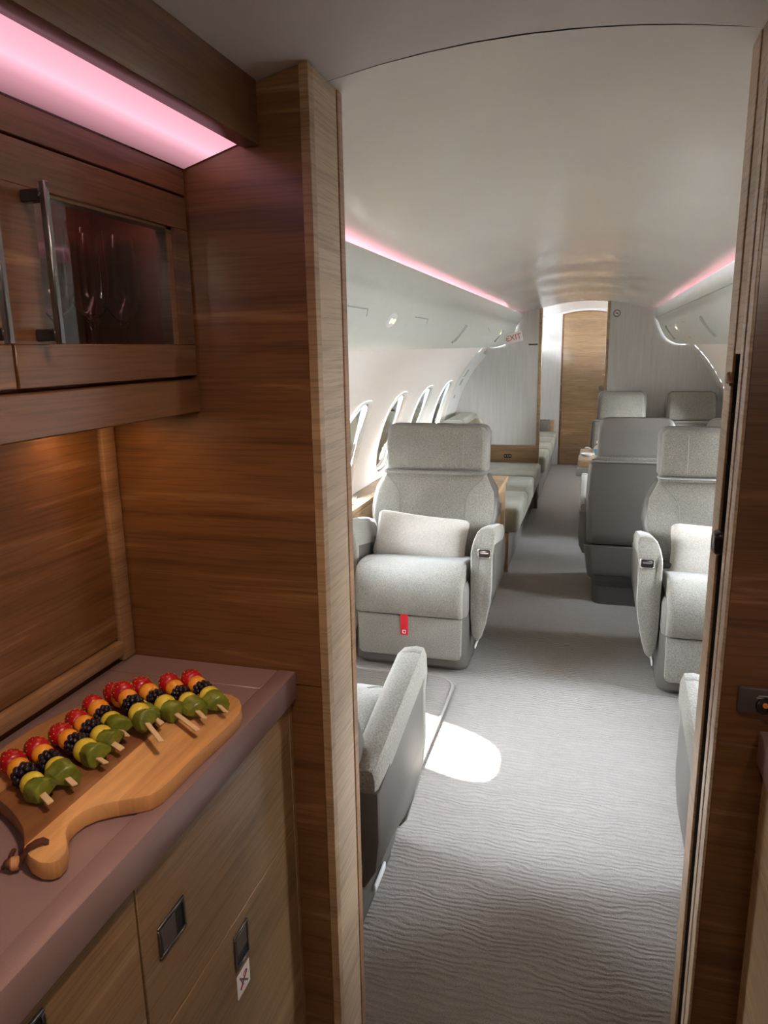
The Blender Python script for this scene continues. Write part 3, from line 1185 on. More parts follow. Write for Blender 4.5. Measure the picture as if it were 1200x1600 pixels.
dl = thing('ceiling_light', 'round lamp added out of view above the galley', 'light', (-0.05, 0.42, 1.676))  # unseen lamp added to brighten the counter and drawers
obj('rim', lathe([(0.06, 0.0), (0.06, -0.008), (0.048, -0.012), (0.045, -0.004)], 28), 'white_frame', dl)
obj('lens', lathe([(0.0002, -0.0075), (0.044, -0.0075), (0.044, -0.0055), (0.0002, -0.0055)], 28), 'warm_lens', dl)
area_light('dome_fill', (-0.05, 0.42, 1.658), (-0.30, 0.05, -1), 0.08, 0.08, 0.72, (1.0, 0.78, 0.63), spread=math.radians(110))  # added fill for the counter side

el = thing('ceiling_light', 'round lamp added behind the viewer near the galley door', 'light', (0.34, -0.62, 1.598))  # unseen lamp added to light the jamb and galley ceiling
obj('rim', lathe([(0.07, 0.0), (0.07, -0.008), (0.056, -0.012), (0.053, -0.004)], 28), 'white_frame', el)
obj('lens', lathe([(0.0002, -0.0075), (0.052, -0.0075), (0.052, -0.0055), (0.0002, -0.0055)], 28), 'warm_lens', el)
area_light('entry_fill', (0.34, -0.62, 1.578), (-0.75, 0.55, -0.55), 0.10, 0.10, 1.9, (1.0, 0.84, 0.70))  # added fill from behind the viewer

# backsplash
bs = bpy.data.objects.new('backsplash', None)
COL.objects.link(bs)
tag(bs, 'oak backsplash panel in a thin frame behind the worktop', 'panel')
bs.location = (-0.648, 0.4, 0.9)
wpart('panel', box(-0.6515, -0.648, YB, 0.842, 0.925, 1.2505), 'oak', bs)
wpart('frame_post', box(-0.6515, -0.640, 0.843, 0.8715, 0.891, 1.2505, 0.003), 'oak_edge', bs)
wpart('frame_rail', box(-0.6515, -0.636, YB, 0.842, 0.902, 0.924, 0.004), 'oak_edge', bs)

# worktop
wt = thing('worktop', 'mauve speckled stone worktop under the fruit board', 'worktop', (-0.5, 0.2, 0.85))
wpart('slab', box(-0.648, -0.411, YB, 0.8135, 0.8505, 0.8897, 0.001, 1), 'worktop_stone', wt)
wpart('slab', box(-0.648, -0.411, 0.8142, YP0 - 0.001, 0.8505, 0.8897, 0.001, 1), 'worktop_stone', wt)
wpart('edge_strip', box(-0.4105, -0.384, YB, YP0 - 0.0015, 0.8503, 0.8912, 0.0016, 2), 'worktop_stone', wt)

# base cabinet with drawer fronts
XL = -0.393
bc = thing('base_cabinet', 'oak base cabinet with flush recessed latches below the left worktop', 'cabinet', (-0.52, 0.2, 0.0))
wpart('carcass', box(-0.645, XL - 0.020, YB, YP0 - 0.001, 0.02, 0.849), 'plastic_dark', bc)
wpart('filler_strip', box(XL - 0.019, XL - 0.0004, 0.8625, YP0 - 0.001, 0.03, 0.8495, 0.0006, 1), 'oak_base', bc)


def latch(root, yc, zc, wy, wz, slide_y):
    """recessed latch: frame, dark well and a sliding thumb plate"""
    x = XL
    W = Vector((x, yc, zc))
    h = bpy.data.objects.new('latch', None)
    COL.objects.link(h)
    h.parent = root
    h.location = W - Vector(root.location)

    def lp(name, bm, mat):
        return obj(name, bm, mat, h)
    t = 0.004
    bm = box(-0.002, 0.0025, -wy / 2, wy / 2, wz / 2 - t, wz / 2, 0.0008, 1)
    box(-0.002, 0.0025, -wy / 2, wy / 2, -wz / 2, -wz / 2 + t, 0.0008, 1, bm)
    box(-0.002, 0.0025, -wy / 2, -wy / 2 + t, -wz / 2 + t, wz / 2 - t, 0.0008, 1, bm)
    box(-0.002, 0.0025, wy / 2 - t, wy / 2, -wz / 2 + t, wz / 2 - t, 0.0008, 1, bm)
    lp('frame', bm, 'gunmetal')
    lp('well', box(-0.0015, 0.0004, -wy / 2 + t, wy / 2 - t, -wz / 2 + t, wz / 2 - t), 'black')
    iy0, iy1, iz0, iz1 = -wy / 2 + t + 0.001, wy / 2 - t - 0.001, -wz / 2 + t + 0.001, wz / 2 - t - 0.001
    if slide_y:
        iy1 = iy0 + (iy1 - iy0) * 0.64
    else:
        iz0 = iz1 - (iz1 - iz0) * 0.66
    lp('thumb_plate', box(0.0003, 0.0022, iy0, iy1, iz0, iz1, 0.0008, 1), 'bronze')


def front(y0, y1, z0, z1):
    return wpart('drawer_front', box(XL - 0.019, XL, y0, y1, z0, z1, 0.0008, 1), 'oak_base', bc)


front(0.4995, 0.8605, 0.6525, 0.8490)
front(0.4995, 0.8605, 0.03, 0.6505)
front(0.08, 0.4965, 0.03, 0.8490)
front(YB, 0.0775, 0.03, 0.8490)
latch(bc, 0.5490, 0.7535, 0.049, 0.0385, True)
latch(bc, 0.6850, 0.6075, 0.036, 0.050, False)
latch(bc, 0.352, 0.8135, 0.049, 0.0385, True)
wpart('plinth', box(-0.64, XL - 0.05, YB, YP0 - 0.001, 0.0, 0.02), 'black', bc)

# warning sticker below the second latch
sk = thing('warning_sticker', 'small white sticker with a crossed-out corkscrew mark under the drawer latch', 'sticker', (XL + 0.0002, 0.685, 0.5565))
cs, ss = 0.017, 0.017
bm = box(0.0, 0.0006, -0.0165, 0.0165, -0.0165, 0.0165)
obj('label_sheet', bm, 'sticker_white', sk)
bm = bmesh.new()
bar = box(0.0006, 0.0010, -0.012, 0.012, -0.0019, 0.0019)
bmesh.ops.rotate(bar, cent=(0, 0, 0), matrix=Matrix.Rotation(math.radians(42), 3, 'X'), verts=bar.verts)
join(bm, bar)
obj('red_bar', bm, 'red_print', sk)
bm = bmesh.new()
bar = box(0.0006, 0.0009, -0.014, 0.014, -0.0012, 0.0012)
bmesh.ops.rotate(bar, cent=(0, 0, 0), matrix=Matrix.Rotation(math.radians(-44), 3, 'X'), verts=bar.verts)
join(bm, bar)
bar = box(0.0006, 0.0009, -0.010, 0.004, -0.0008, 0.0008)
bmesh.ops.rotate(bar, cent=(0, 0, 0), matrix=Matrix.Rotation(math.radians(-62), 3, 'X'), verts=bar.verts)
bmesh.ops.translate(bar, vec=(0, -0.003, -0.003), verts=bar.verts)
join(bm, bar)
tube([(0.0008, 0.004 + 0.0045 * math.cos(a), 0.0065 + 0.0035 * math.sin(a)) for a in [2 * PI * i / 12 for i in range(13)]], 0.0005, 4, bm, False)
obj('black_mark', bm, 'grey_print', sk)

# right-hand worktop, cabinet and switch plate
rw = thing('worktop', 'mauve stone worktop at the right edge beside the dark partition', 'worktop', (0.35, 0.3, 0.85))
wpart('slab', box(0.226, 0.60, 0.12, YR0 - 0.001, 0.8505, 0.8897, 0.001, 1), 'worktop_stone', rw)
wpart('edge_strip', box(0.2005, 0.2255, 0.12, YR0 - 0.001, 0.8503, 0.8912, 0.0016, 2), 'worktop_stone', rw)
rc = thing('base_cabinet', 'oak base cabinet under the worktop at the right edge', 'cabinet', (0.40, 0.3, 0.0))
wpart('carcass', box(0.226, 0.60, 0.13, YR0 - 0.012, 0.02, 0.8495), 'plastic_dark', rc)
wpart('filler_strip', box(0.2135, 0.60, YR0 - 0.011, YR0 - 0.0005, 0.0, 0.8495), 'oak', rc)
wpart('drawer_front', box(0.2065, 0.225, 0.40, YR0 - 0.013, 0.7425, 0.8490, 0.001, 1), 'oak_light', rc)
wpart('drawer_front', box(0.2065, 0.225, 0.40, YR0 - 0.013, 0.03, 0.7405, 0.001, 1), 'oak_light', rc)
wpart('drawer_front', box(0.2065, 0.225, 0.13, 0.398, 0.03, 0.8490, 0.001, 1), 'oak_light', rc)
sw = thing('switch_plate', 'dark brown control plate with an amber lamp on the right partition', 'switch', (0.215, YR0, 0.93))
obj('plate', box(-0.041, 0.06, -0.006, 0.0005, -0.0165, 0.0155, 0.0025), 'bronze', sw)
bm = lathe([(0.010, 0), (0.010, 0.003), (0.0085, 0.005), (0.006, 0.0052), (0.006, 0.002), (0.0, 0.002)], 18)
bmesh.ops.rotate(bm, cent=(0, 0, 0), matrix=Matrix.Rotation(PI / 2, 3, 'X'), verts=bm.verts)
bmesh.ops.translate(bm, vec=(-0.0125, -0.005, -0.005), verts=bm.verts)
obj('jack_ring', bm, 'black_gloss', sw)
obj('lamp', ico(0.0032, (-0.0125, -0.009, -0.0035), 2), 'amber_lamp', sw)
obj('caption', box(-0.020, -0.004, -0.0066, -0.0058, 0.006, 0.0072), 'bin_groove', sw)
obj('caption', box(-0.022, -0.003, -0.0066, -0.0058, 0.0035, 0.0047), 'bin_groove', sw)

# ------------------------------------------------------------------ champagne flutes in the cabinet
Zs = 1.3046


def flute(loc, label):
    o = thing('champagne_flute', label, 'glass', loc, 0, 'champagne flutes behind the glass door')
    base = [(0.0005, 0.0022), (0.006, 0.0028), (0.016, 0.0018), (0.0205, 0.0009), (0.0205, 0.0), (0.0005, 0.0)]
    obj('foot', lathe(base, 24), 'crystal', o)
    obj('stem', lathe([(0.0045, 0.002), (0.0028, 0.010), (0.0024, 0.030), (0.0026, 0.048), (0.0042, 0.060)], 14), 'crystal', o)
    bowl = [(0.0010, 0.058), (0.0045, 0.0605), (0.0130, 0.070), (0.0200, 0.083), (0.0228, 0.098), (0.0230, 0.115), (0.0222, 0.138), (0.0212, 0.166), (0.0206, 0.166), (0.0216, 0.138), (0.0223, 0.115), (0.0221, 0.098), (0.0193, 0.084), (0.0125, 0.0715), (0.0042, 0.0640), (0.0006, 0.063)]
    obj('bowl', lathe(bowl, 32), 'crystal', o)
    return o


fl = flute((-0.585, 0.775, Zs), 'middle champagne flute behind the cabinet glass')
dup(fl, (-0.590, 0.862, Zs), label='champagne flute nearest the partition behind the cabinet glass') if False else None
f2 = dup(fl, (-0.585, 0.836, Zs), label='champagne flute nearest the dark partition end of the cabinet')
f3 = dup(fl, (-0.580, 0.706, Zs), label='champagne flute nearest the handle, in the pale reflection')
f4 = dup(fl, (-0.612, 0.812, Zs), label='champagne flute at the back, its stem seen between two others')

# ------------------------------------------------------------------ cutting board
ZB = 0.8912
right_edge = [(-0.4498, 0.7546), (-0.4370, 0.7560), (-0.4211, 0.7546), (-0.4062, 0.7461), (-0.3955, 0.7317), (-0.3890, 0.7137), (-0.3880, 0.6937), (-0.3895, 0.6606), (-0.3912, 0.6326), (-0.3925, 0.6124), (-0.3928, 0.5879), (-0.3931, 0.5680), (-0.3945, 0.5530), (-0.3988, 0.5432), (-0.4067, 0.5369), (-0.4158, 0.5314), (-0.4283, 0.5239), (-0.4394, 0.5148), (-0.4455, 0.5049), (-0.4470, 0.4944), (-0.4455, 0.4835), (-0.4400, 0.4739), (-0.4290, 0.4625), (-0.4220, 0.4514), (-0.4212, 0.4416), (-0.4259, 0.4363), (-0.4349, 0.4347), (-0.4487, 0.4385), (-0.4627, 0.4475), (-0.4723, 0.4582), (-0.4834, 0.4690), (-0.4984, 0.4794), (-0.5165, 0.4896), (-0.5356, 0.4981), (-0.560, 0.510), (-0.585, 0.527), (-0.602, 0.552), (-0.608, 0.585), (-0.606, 0.625), (-0.597, 0.665), (-0.578, 0.702), (-0.550, 0.731), (-0.515, 0.747), (-0.480, 0.753)]
cb = thing('cutting_board', 'striped wooden paddle board carrying the fruit skewers on the worktop', 'cutting board', (-0.49, 0.6, ZB))
bm = prism(right_edge, 'z', ZB - 0.0014, ZB + 0.0165, 0.0022, 2)
bmesh.ops.translate(bm, vec=(0, 0, 0.0014), verts=bm.verts)
# authored so that the grain stripes use world X
o = wpart('board', bm, 'board_wood', cb)
# shift texture frame: object origin sits at x=-0.49, stripes are set for that
strap = [(-0.4461, 0.4581, ZB + 0.0172), (-0.4485, 0.4550, ZB + 0.0215), (-0.4520, 0.4500, ZB + 0.0218), (-0.4560, 0.4450, ZB + 0.0195), (-0.4595, 0.4415, ZB + 0.0130), (-0.4625, 0.4405, ZB + 0.0055)]
bm = bmesh.new()
loops = []
for i, p in enumerate(strap):
    p = Vector(p)
    t = (Vector(strap[min(i + 1, len(strap) - 1)]) - Vector(strap[max(i - 1, 0)])).normalized()
    s = Vector((0.62, -0.78, 0)) * 0.0038
    n_ = s.cross(t).normalized() * 0.0011
    loops.append([p - s - n_, p + s - n_, p + s + n_, p - s + n_])
loft(loops, True, True, bm)
st_o = wpart('strap', bm, 'strap_leather', cb, label='dark brown leather loop')
bm = lathe([(0.0045, -0.004), (0.006, -0.0025), (0.006, 0.0025), (0.0045, 0.004)], 14)
bmesh.ops.rotate(bm, cent=(0, 0, 0), matrix=Matrix.Rotation(PI / 2, 3, 'Y') , verts=bm.verts)
bmesh.ops.rotate(bm, cent=(0, 0, 0), matrix=Matrix.Rotation(0.65, 3, 'Z'), verts=bm.verts)
bmesh.ops.translate(bm, vec=(-0.4668, 0.4400, ZB + 0.0062), verts=bm.verts)
wpart('bead', bm, 'bead_wood', cb, label='small wooden bead')
bm = tube([(-0.4715, 0.4385, ZB + 0.006), (-0.4745, 0.4372, ZB + 0.0035), (-0.4775, 0.4360, ZB + 0.0025)], 0.0022, 8)
tube([(-0.4715, 0.4400, ZB + 0.006), (-0.4790, 0.4480, ZB + 0.005), (-0.4850, 0.4580, ZB + 0.0022)], 0.0022, 8, bm)
ico(0.0048, (-0.4722, 0.4385, ZB + 0.0056), 2, bm=bm)
wpart('knot', bm, 'strap_leather', cb)

# ------------------------------------------------------------------ fruit skewers
ZT = ZB + 0.0179     # top of the board
FR = 0.0112


def strawberry_bm(seed):
    rnd = random.Random(seed)
    prof = [(0.0004, -0.0135), (0.0050, -0.0122), (0.0088, -0.0085), (0.0112, -0.003), (0.0118, 0.002), (0.0112, 0.0065), (0.0088, 0.0095), (0.0045, 0.0108), (0.0004, 0.0104)]
    bm = lathe(prof, 20)
    sd = bmesh.new()
    for i in range(5):
        t = (i + 0.7) / 5.4
        z = -0.0125 + 0.021 * t
        r = 0.0
        for (r0, z0), (r1, z1) in zip(prof[:-1], prof[1:]):
            if z0 <= z <= z1:
                r = r0 + (r1 - r0) * (z - z0) / (z1 - z0)
        k = max(5, int(11 * r / 0.0118))
        for j in range(k):
            a = 2 * PI * (j + 0.5 * (i % 2)) / k
            ico(0.0006, (r * 1.005 * math.cos(a), r * 1.005 * math.sin(a), z), 1, (1, 1, 1.5), sd)
    return bm, sd


def blackberry_bm():
    bm = bmesh.new()
    rows = [(-0.0088, 0.0040, 5), (-0.0048, 0.0078, 9), (0.0, 0.0090, 11), (0.0046, 0.0080, 9), (0.0086, 0.0046, 6)]
    for z, r, k in rows:
        for j in range(k):
            a = 2 * PI * (j + random.random() * 0.3 + (0.5 if k % 2 else 0)) / k
            ico(0.0030, (r * math.cos(a), r * math.sin(a), z + random.uniform(-0.0005, 0.0005)), 2, bm=bm)
    ico(0.0082, (0, 0, 0), 2, bm=bm)
    ico(0.0028, (0, 0, -0.0108), 2, bm=bm)
    return bm


def ball_bm(r):
    bm = ico(r, (0, 0, 0), 3)
    for v in bm.verts:
        if v.co.z > r * 0.72:
            v.co.z = r * 0.72
    return bm


def kiwi_bm(seed):
    rnd = random.Random(seed)
    # a quartered slice: two flat cut faces and a rounded skin side
    pts = [(-0.0115, -0.0085), (0.0100, -0.0098)]
    for i in range(8):
        a = -0.30 + (PI * 0.86) * i / 7
        pts.append((0.0005 + 0.0122 * math.cos(a), -0.0040 + 0.0150 * math.sin(a)))
    pts += [(-0.0126, -0.0010)]
    bm = prism(pts, 'z', -0.0082, 0.0082, 0.0022, 2)
    for v in bm.verts:
        v.co.x += v.co.z * 0.25
        v.co.y *= 1 - 0.10 * v.co.z / 0.0082
    bmesh.ops.subdivide_edges(bm, edges=bm.edges[:], cuts=1)
    for v in bm.verts:
        v.co += Vector((rnd.uniform(-1, 1), rnd.uniform(-1, 1), rnd.uniform(-1, 1))) * 0.0004
    return bm


sk_pos = [  # strawberry, stick end (x, y on the plane through the fruit), lift
    ((-0.563, 0.544), (-0.471, 0.493), 0), ((-0.556, 0.571), (-0.468, 0.523), 0), ((-0.551, 0.602), (-0.463, 0.564), 0), ((-0.555, 0.633), (-0.463, 0.591), 0),
    ((-0.561, 0.670), (-0.474, 0.616), 0), ((-0.536, 0.695), (-0.423, 0.603), 0.008), ((-0.557, 0.704), (-0.452, 0.649), 0), ((-0.532, 0.725), (-0.405, 0.646), 0.0), ((-0.505, 0.745), (-0.411, 0.672), 0), ((-0.482, 0.760), (-0.395, 0.692), 0)]
sk_lab = ['fruit skewer nearest the board handle, strawberry cut by the left edge of the photo', 'second fruit skewer from the board handle', 'third fruit skewer from the board handle, red tint on its stick end', 'fourth fruit skewer from the board handle',
          'fifth fruit skewer from the handle, half hidden with a short stick showing', 'fruit skewer lying highest and furthest forward, with a pale melon ball and long stick', 'fruit skewer half buried behind the forward one, only its strawberry and kiwi showing', 'third fruit skewer from the far rounded end of the board', 'second fruit skewer from the far rounded end of the board', 'fruit skewer nearest the far rounded end of the board']
# local frame of a skewer: z along the stick (strawberry at -z), origin midway, y up
straw, seeds = strawberry_bm(1)
proto = bpy.data.objects.new('fruit_skewer', None)
COL.objects.link(proto)
LEN = 0.103
s0 = -LEN / 2


def skp(name, bm, mat, z, parent=None, rot=None, lift=0.0):
    if rot:
        bmesh.ops.rotate(bm, cent=(0, 0, 0), matrix=rot.to_matrix() if hasattr(rot, 'to_matrix') else rot, verts=bm.verts)
    o = obj(name, bm, mat, proto if parent is None else parent)
    if parent is None:
        o.location = (0, lift, z)
    return o


skp('stick', box(-0.0030, 0.0030, -0.0010, 0.0010, s0 - 0.004, -s0, 0.0004, 1), 'stick_wood', 0)
so = skp('strawberry', straw, 'strawberry_flesh', s0 + 0.004)
skp('seeds', seeds, 'strawberry_seed', 0, so)
skp('cantaloupe_ball', ball_bm(0.0108), 'cantaloupe', s0 + 0.0225)
skp('blackberry', blackberry_bm(), 'blackberry_flesh', s0 + 0.0400)
skp('melon_ball', ball_bm(0.0112), 'melon', s0 + 0.0590)
skp('kiwi_piece', kiwi_bm(3), 'kiwi_flesh', s0 + 0.0755)
tag(proto, sk_lab[0], 'skewer', 'fruit skewers on the board')
for i, ((a, b, lift), lab) in enumerate(zip([(Vector(p), Vector(q), l) for p, q, l in sk_pos], sk_lab)):
    r = proto if i == 0 else dup(proto, (0, 0, 0), label=lab)
    d = (b - a)
    L_ = d.length
    zc = ZT + FR + 0.0005 + lift
    # anchor on the stick end so the fruit keeps its true size
    end = Vector((b.x, b.y, zc))
    dirv = Vector((d.x, d.y, -0.02 if lift == 0 else -0.08)).normalized() if False else Vector((d.x, d.y, 0)).normalized()
    zax = dirv
    yax = Vector((0, 0, 1))
    xax = yax.cross(zax)
    M = Matrix((xax, yax, zax)).transposed().to_4x4()
    sc = L_ / (LEN - 0.004)
    M.translation = Vector((a.x + b.x, a.y + b.y, 0)) / 2 + Vector((0, 0, zc))
    r.matrix_world = M
    roll = random.Random(i * 5 + 2)
    for ch in r.children:
        if 'stick' not in ch.name:
            t = (ch.location.z - s0) / LEN
            ch.location.z = -L_ / 2 + (ch.location.z - s0) * min(1.18, max(0.95, L_ / LEN))
            k = 1.0
            if 'kiwi' in ch.name:
                ch.rotation_euler = (0.25 * roll.uniform(-1, 1), 0.35 * roll.uniform(-1, 1), roll.choice([-0.45, 0.25, 0.7, -0.9]))
                k = roll.uniform(0.98, 1.14)
                ch.location.y = 0.001
            else:
                ch.rotation_euler = (0, 0, roll.uniform(0, 6.28))
                k = roll.uniform(1.03, 1.16)
            ch.scale = (k, k, k)
        else:
            ch.scale = (1, 1, L_ / LEN)
            ch.rotation_euler = (0, 0, roll.uniform(-0.5, 0.5))

# ------------------------------------------------------------------ seats
FULL = dict(head=0.232, back_top=0.238, back_mid=0.285, back_low=0.240, seat=0.232, ai=0.243, ao=0.338, shell=0.305, base=0.236, low=0.290, stitch=0.13, wing=0.155)
SLIM = dict(head=0.160, back_top=0.195, back_mid=0.205, back_low=0.180, seat=0.172, ai=0.182, ao=0.255, shell=0.225, base=0.170, low=0.205, stitch=None, wing=0.115)


def lerp_tab(tab, z):
    for (z0, w0), (z1, w1) in zip(tab[:-1], tab[1:]):
        if z <= z1:
            f = (z - z0) / (z1 - z0)
            f = max(0, min(1, f))
            f = f * f * (3 - 2 * f)
            return w0 + (w1 - w0) * f
    return tab[-1][1]


def build_seat(label, loc, rz, P, tag_strip=False, arms=(-1, 1)):
    S = thing('cabin_seat', label, 'seat', loc, rz)
    yb = lambda z: 0.085 + (z - 0.42) * 0.40 if z < 0.76 else 0.221 + (z - 0.76) * 0.25
    wt_ = [(0.36, P['back_low']), (0.46, P['back_low'] + 0.01), (0.575, P['back_mid']), (0.655, P['back_mid'] - 0.004), (0.768, P['back_top'])]
    # pedestal and lower shell
    b_ = P['base']
    obj('pedestal', loft([[(x, y, z) for x, y in rrect(b_ + dx, -0.255 + dy, 0.26, 0.05)] for z, dx, dy in ((0.0, -0.004, 0.01), (0.006, 0, 0.0), (0.095, 0.004, -0.01), (0.10, 0.0, 0.0))]), 'plastic_dark', S)
    lw = P['low']
    cap = min(lw, P['ai'] - 0.004)
    obj('lower_shell', loft([[(x, y, z) for x, y in rrect(w, y0, y1, 0.05)] for z, w, y0, y1 in ((0.03, b_ + 0.004, -0.285, 0.20), (0.05, b_ + 0.005, -0.288, 0.23), (0.12, max(b_ + 0.003, cap - 0.03), -0.285, 0.275), (0.16, max(b_ + 0.002, cap - 0.008), -0.28, 0.29), (0.20, cap, -0.275, 0.295), (0.25, cap, -0.27, 0.295))]), 'leather', S)
    obj('rear_panel', loft([[(x, y, z) for x, y in rrect(w, 0.10, y1, 0.04)] for z, w, y1 in ((0.135, lw - 0.03, 0.285), (0.16, lw - 0.008, 0.302), (0.20, lw, 0.306), (0.323, P['shell'] - 0.004, 0.306), (0.327, P['shell'] - 0.012, 0.302))]), 'leather', S)
    # step joint on the rear panel
    bm = box(-lw + 0.045, lw - 0.045, 0.3045, 0.3075, 0.170, 0.173)
    box(-lw + 0.100, lw - 0.100, 0.3045, 0.3075, 0.1705, 0.2525, bm=bm) if False else None
    box(-lw + 0.085, -lw + 0.0885, 0.3045, 0.3075, 0.170, 0.235, bm=bm)
    box(-lw + 0.01, -lw + 0.0885, 0.3045, 0.3075, 0.2335, 0.237, bm=bm)
    obj('panel_joint', bm, 'black', S)
    # seat pan side shells
    obj('seat_pan', loft([[(x, y, z) for x, y in rrect(w, y0, 0.24, 0.03)] for z, w, y0 in ((0.25, P['seat'] + 0.004, -0.288), (0.26, P['seat'] + 0.006, -0.295), (0.36, P['seat'] + 0.006, -0.285), (0.385, P['seat'] - 0.004, -0.26))]), 'leather_light', S)
    # leg rest cloth
    w = P['seat'] - 0.014
    bm = prism([(-w + 0.02, 0.066), (w - 0.02, 0.066), (w - 0.006, 0.072), (w, 0.085), (w + 0.003, 0.245), (-w - 0.003, 0.245), (-w, 0.085), (-w + 0.006, 0.072)], 'y', -0.302, -0.275, 0.006, 2)
    obj('leg_rest', bm, 'seat_cloth', S)
    # seat cushion with a waterfall front
    prof = [(-0.304, 0.252), (-0.318, 0.262), (-0.332, 0.30), (-0.338, 0.35), (-0.334, 0.395), (-0.316, 0.432), (-0.285, 0.455), (-0.24, 0.466), (-0.16, 0.459), (-0.05, 0.436), (0.07, 0.410), (0.12, 0.395), (0.12, 0.33), (-0.24, 0.33), (-0.285, 0.252)]
    sw_ = P['seat'] - 0.008
    secs = []
    for x, k in ((-sw_, 0.0), (-sw_ + 0.006, 0.55), (-sw_ + 0.02, 0.9), (-sw_ * 0.6, 1.0), (0, 1.0), (sw_ * 0.6, 1.0), (sw_ - 0.02, 0.9), (sw_ - 0.006, 0.55), (sw_, 0.0)):
        lp = []
        for (y, z) in prof:
            dz = -0.012 * (1 - k) if z > 0.38 else 0
            dy = 0.010 * (1 - k) if y < -0.29 else 0
            dip = -0.006 if (abs(x) < 0.01 and z > 0.44) else 0
            lp.append((x, y + dy, z + dz + dip))
        secs.append(lp)
    cu = obj('seat_cushion', loft(secs), 'seat_cloth', S, 50)
    # little stitched pleat at the cushion corners
    for s in (-1, 1):
        bm = tube([(s * (sw_ - 0.055), -0.245, 0.4668), (s * (sw_ - 0.03), -0.275, 0.459), (s * (sw_ - 0.006), -0.262, 0.455)], 0.0018, 5)
        obj('cushion_seam', bm, 'stitch_thread', cu)
    # backrest cushion
    zs = [0.37, 0.42, 0.44, 0.48, 0.52, 0.56, 0.60, 0.64, 0.68, 0.72, 0.75, 0.762, 0.768]
    loops = []
    for z in zs:
        w = lerp_tab(wt_, z)
        e = {0.42: 0.012, 0.762: 0.003, 0.768: 0.010}.get(z, 0)
        loops.append([(x, y, z) for x, y in rrect(w - e * 0.4, yb(z) + e, yb(z) + 0.075, 0.020, 4)])
    obj('backrest', loft(loops), 'seat_cloth', S, 60)
    # curved wing seams
    for s in (-1, 1):
        q = P['wing']
        pts = [(s * (P['back_top'] - 0.008), 0.745), (s * (q + 0.045), 0.715), (s * (q + 0.015), 0.68), (s * (q + 0.002), 0.64), (s * q, 0.58), (s * q, 0.50), (s * q, 0.44)]
        sm = []
        for i in range(len(pts) - 1):
            for k in range(4):
                f = k / 4
                p0, p1, p2, p3 = pts[max(i - 1, 0)], pts[i], pts[i + 1], pts[min(i + 2, len(pts) - 1)]
                c = [0.5 * (2 * p1[j] + (-p0[j] + p2[j]) * f + (2 * p0[j] - 5 * p1[j] + 4 * p2[j] - p3[j]) * f * f + (-p0[j] + 3 * p1[j] - 3 * p2[j] + p3[j]) * f ** 3) for j in (0, 1)]
                sm.append((c[0], yb(c[1]) - 0.0002, c[1]))
        sm.append((pts[-1][0], yb(pts[-1][1]), pts[-1][1]))
        obj('backrest_seam', tube(sm, 0.0022, 6), 'seam_thread', S)
    # headrest: cloth pad with an arched crown on a leather shell
    def crown(x, w, k):
        return k * (1 - (x / w) ** 2)
    hw = P['head']
    hb = 0.775
    ht = 0.962
    loops = []
    for z in (hb, hb + 0.004, hb + 0.02, 0.82, 0.86, 0.90, 0.93, 0.948, ht - 0.003, ht):
        f = (z - hb) / (ht - hb)
        w = hw + 0.006 * (1 - f) - (0.010 if z > 0.95 else 0) - (0.006 if z >= ht else 0)
        e = 0.010 if z >= ht else (0.003 if z > 0.95 else 0)
        e += 0.006 if z <= hb else 0
        c = 0.010 * math.sin(PI * min(1, f * 1.05))
        lp = []
        for x, y in rrect(w, yb(z) + e - c, yb(z) + 0.05 - e * 0.6, 0.022, 4):
            lp.append((x, y, z + crown(x, hw, 0.030) * f ** 2))
        loops.append(lp)
    hd = obj('headrest', loft(loops), 'seat_cloth', S, 60)
    if P['stitch']:
        for s in (-1, 1):
            x = s * P['stitch']
            pts = []
            for i in range(9):
                z = 0.785 + (0.935 - 0.785) * i / 8
                f = (z - hb) / (ht - hb)
                pts.append((x, yb(z) - 0.010 * math.sin(PI * min(1, f * 1.05)) + 0.0002, z + crown(x, hw, 0.030) * f ** 2))
            obj('stitch_line', tube(pts, 0.0013, 5), 'stitch_thread', hd)
    loops = []
    for z in (hb + 0.012, hb + 0.02, 0.81, 0.86, 0.91, 0.95, 0.968, 0.972):
        f = (z - hb) / (ht - hb)
        w = hw + 0.016 - (0.010 if z > 0.955 else 0) - (0.008 if z > 0.97 else 0)
        lp = []
        for x, y in rrect(w, yb(z) + 0.018, yb(z) + 0.085 - (0.016 if z > 0.96 else 0) - (0.01 if z < hb + 0.015 else 0), 0.03, 4):
            lp.append((x, y, z - 0.006 + crown(x, hw + 0.02, 0.030) * max(0, f) ** 2))
        loops.append(lp)
    obj('headrest_shell', loft(loops), 'leather_light', S, 60)
    obj('headrest_roll', loft([[(x, y, z) for x, y in rrect(w, 0.245, y1, 0.012)] for z, w, y1 in ((0.768, hw - 0.004, 0.300), (0.772, hw + 0.008, 0.312), (0.783, hw + 0.010, 0.315), (0.790, hw + 0.002, 0.306))]), 'seat_cloth', S, 60)
    # back shell
    zs = [0.335, 0.34, 0.40, 0.46, 0.52, 0.575, 0.63, 0.69, 0.735, 0.752, 0.757]
    loops = []
    for z in zs:
        w = lerp_tab([(0.33, P['back_low'] + 0.028), (0.46, P['back_low'] + 0.032), (0.575, P['back_mid'] + 0.016), (0.655, P['back_mid'] + 0.013), (0.757, P['back_top'] + 0.016)], z)
        yy = max(0.303, yb(z) + 0.098) if z < 0.6 else max(0.303, yb(z) + 0.092)
        yy = 0.306 + max(0, z - 0.6) * 0.05
        e = 0.008 if z in (0.335, 0.757) else 0
        y0 = yb(max(z, 0.42)) + 0.022
        loops.append([(x, y, z) for x, y in rrect(w - e, y0, max(yy - e, y0 + 0.03), 0.03, 4)])
    obj('back_shell', loft(loops), 'leather', S, 60)
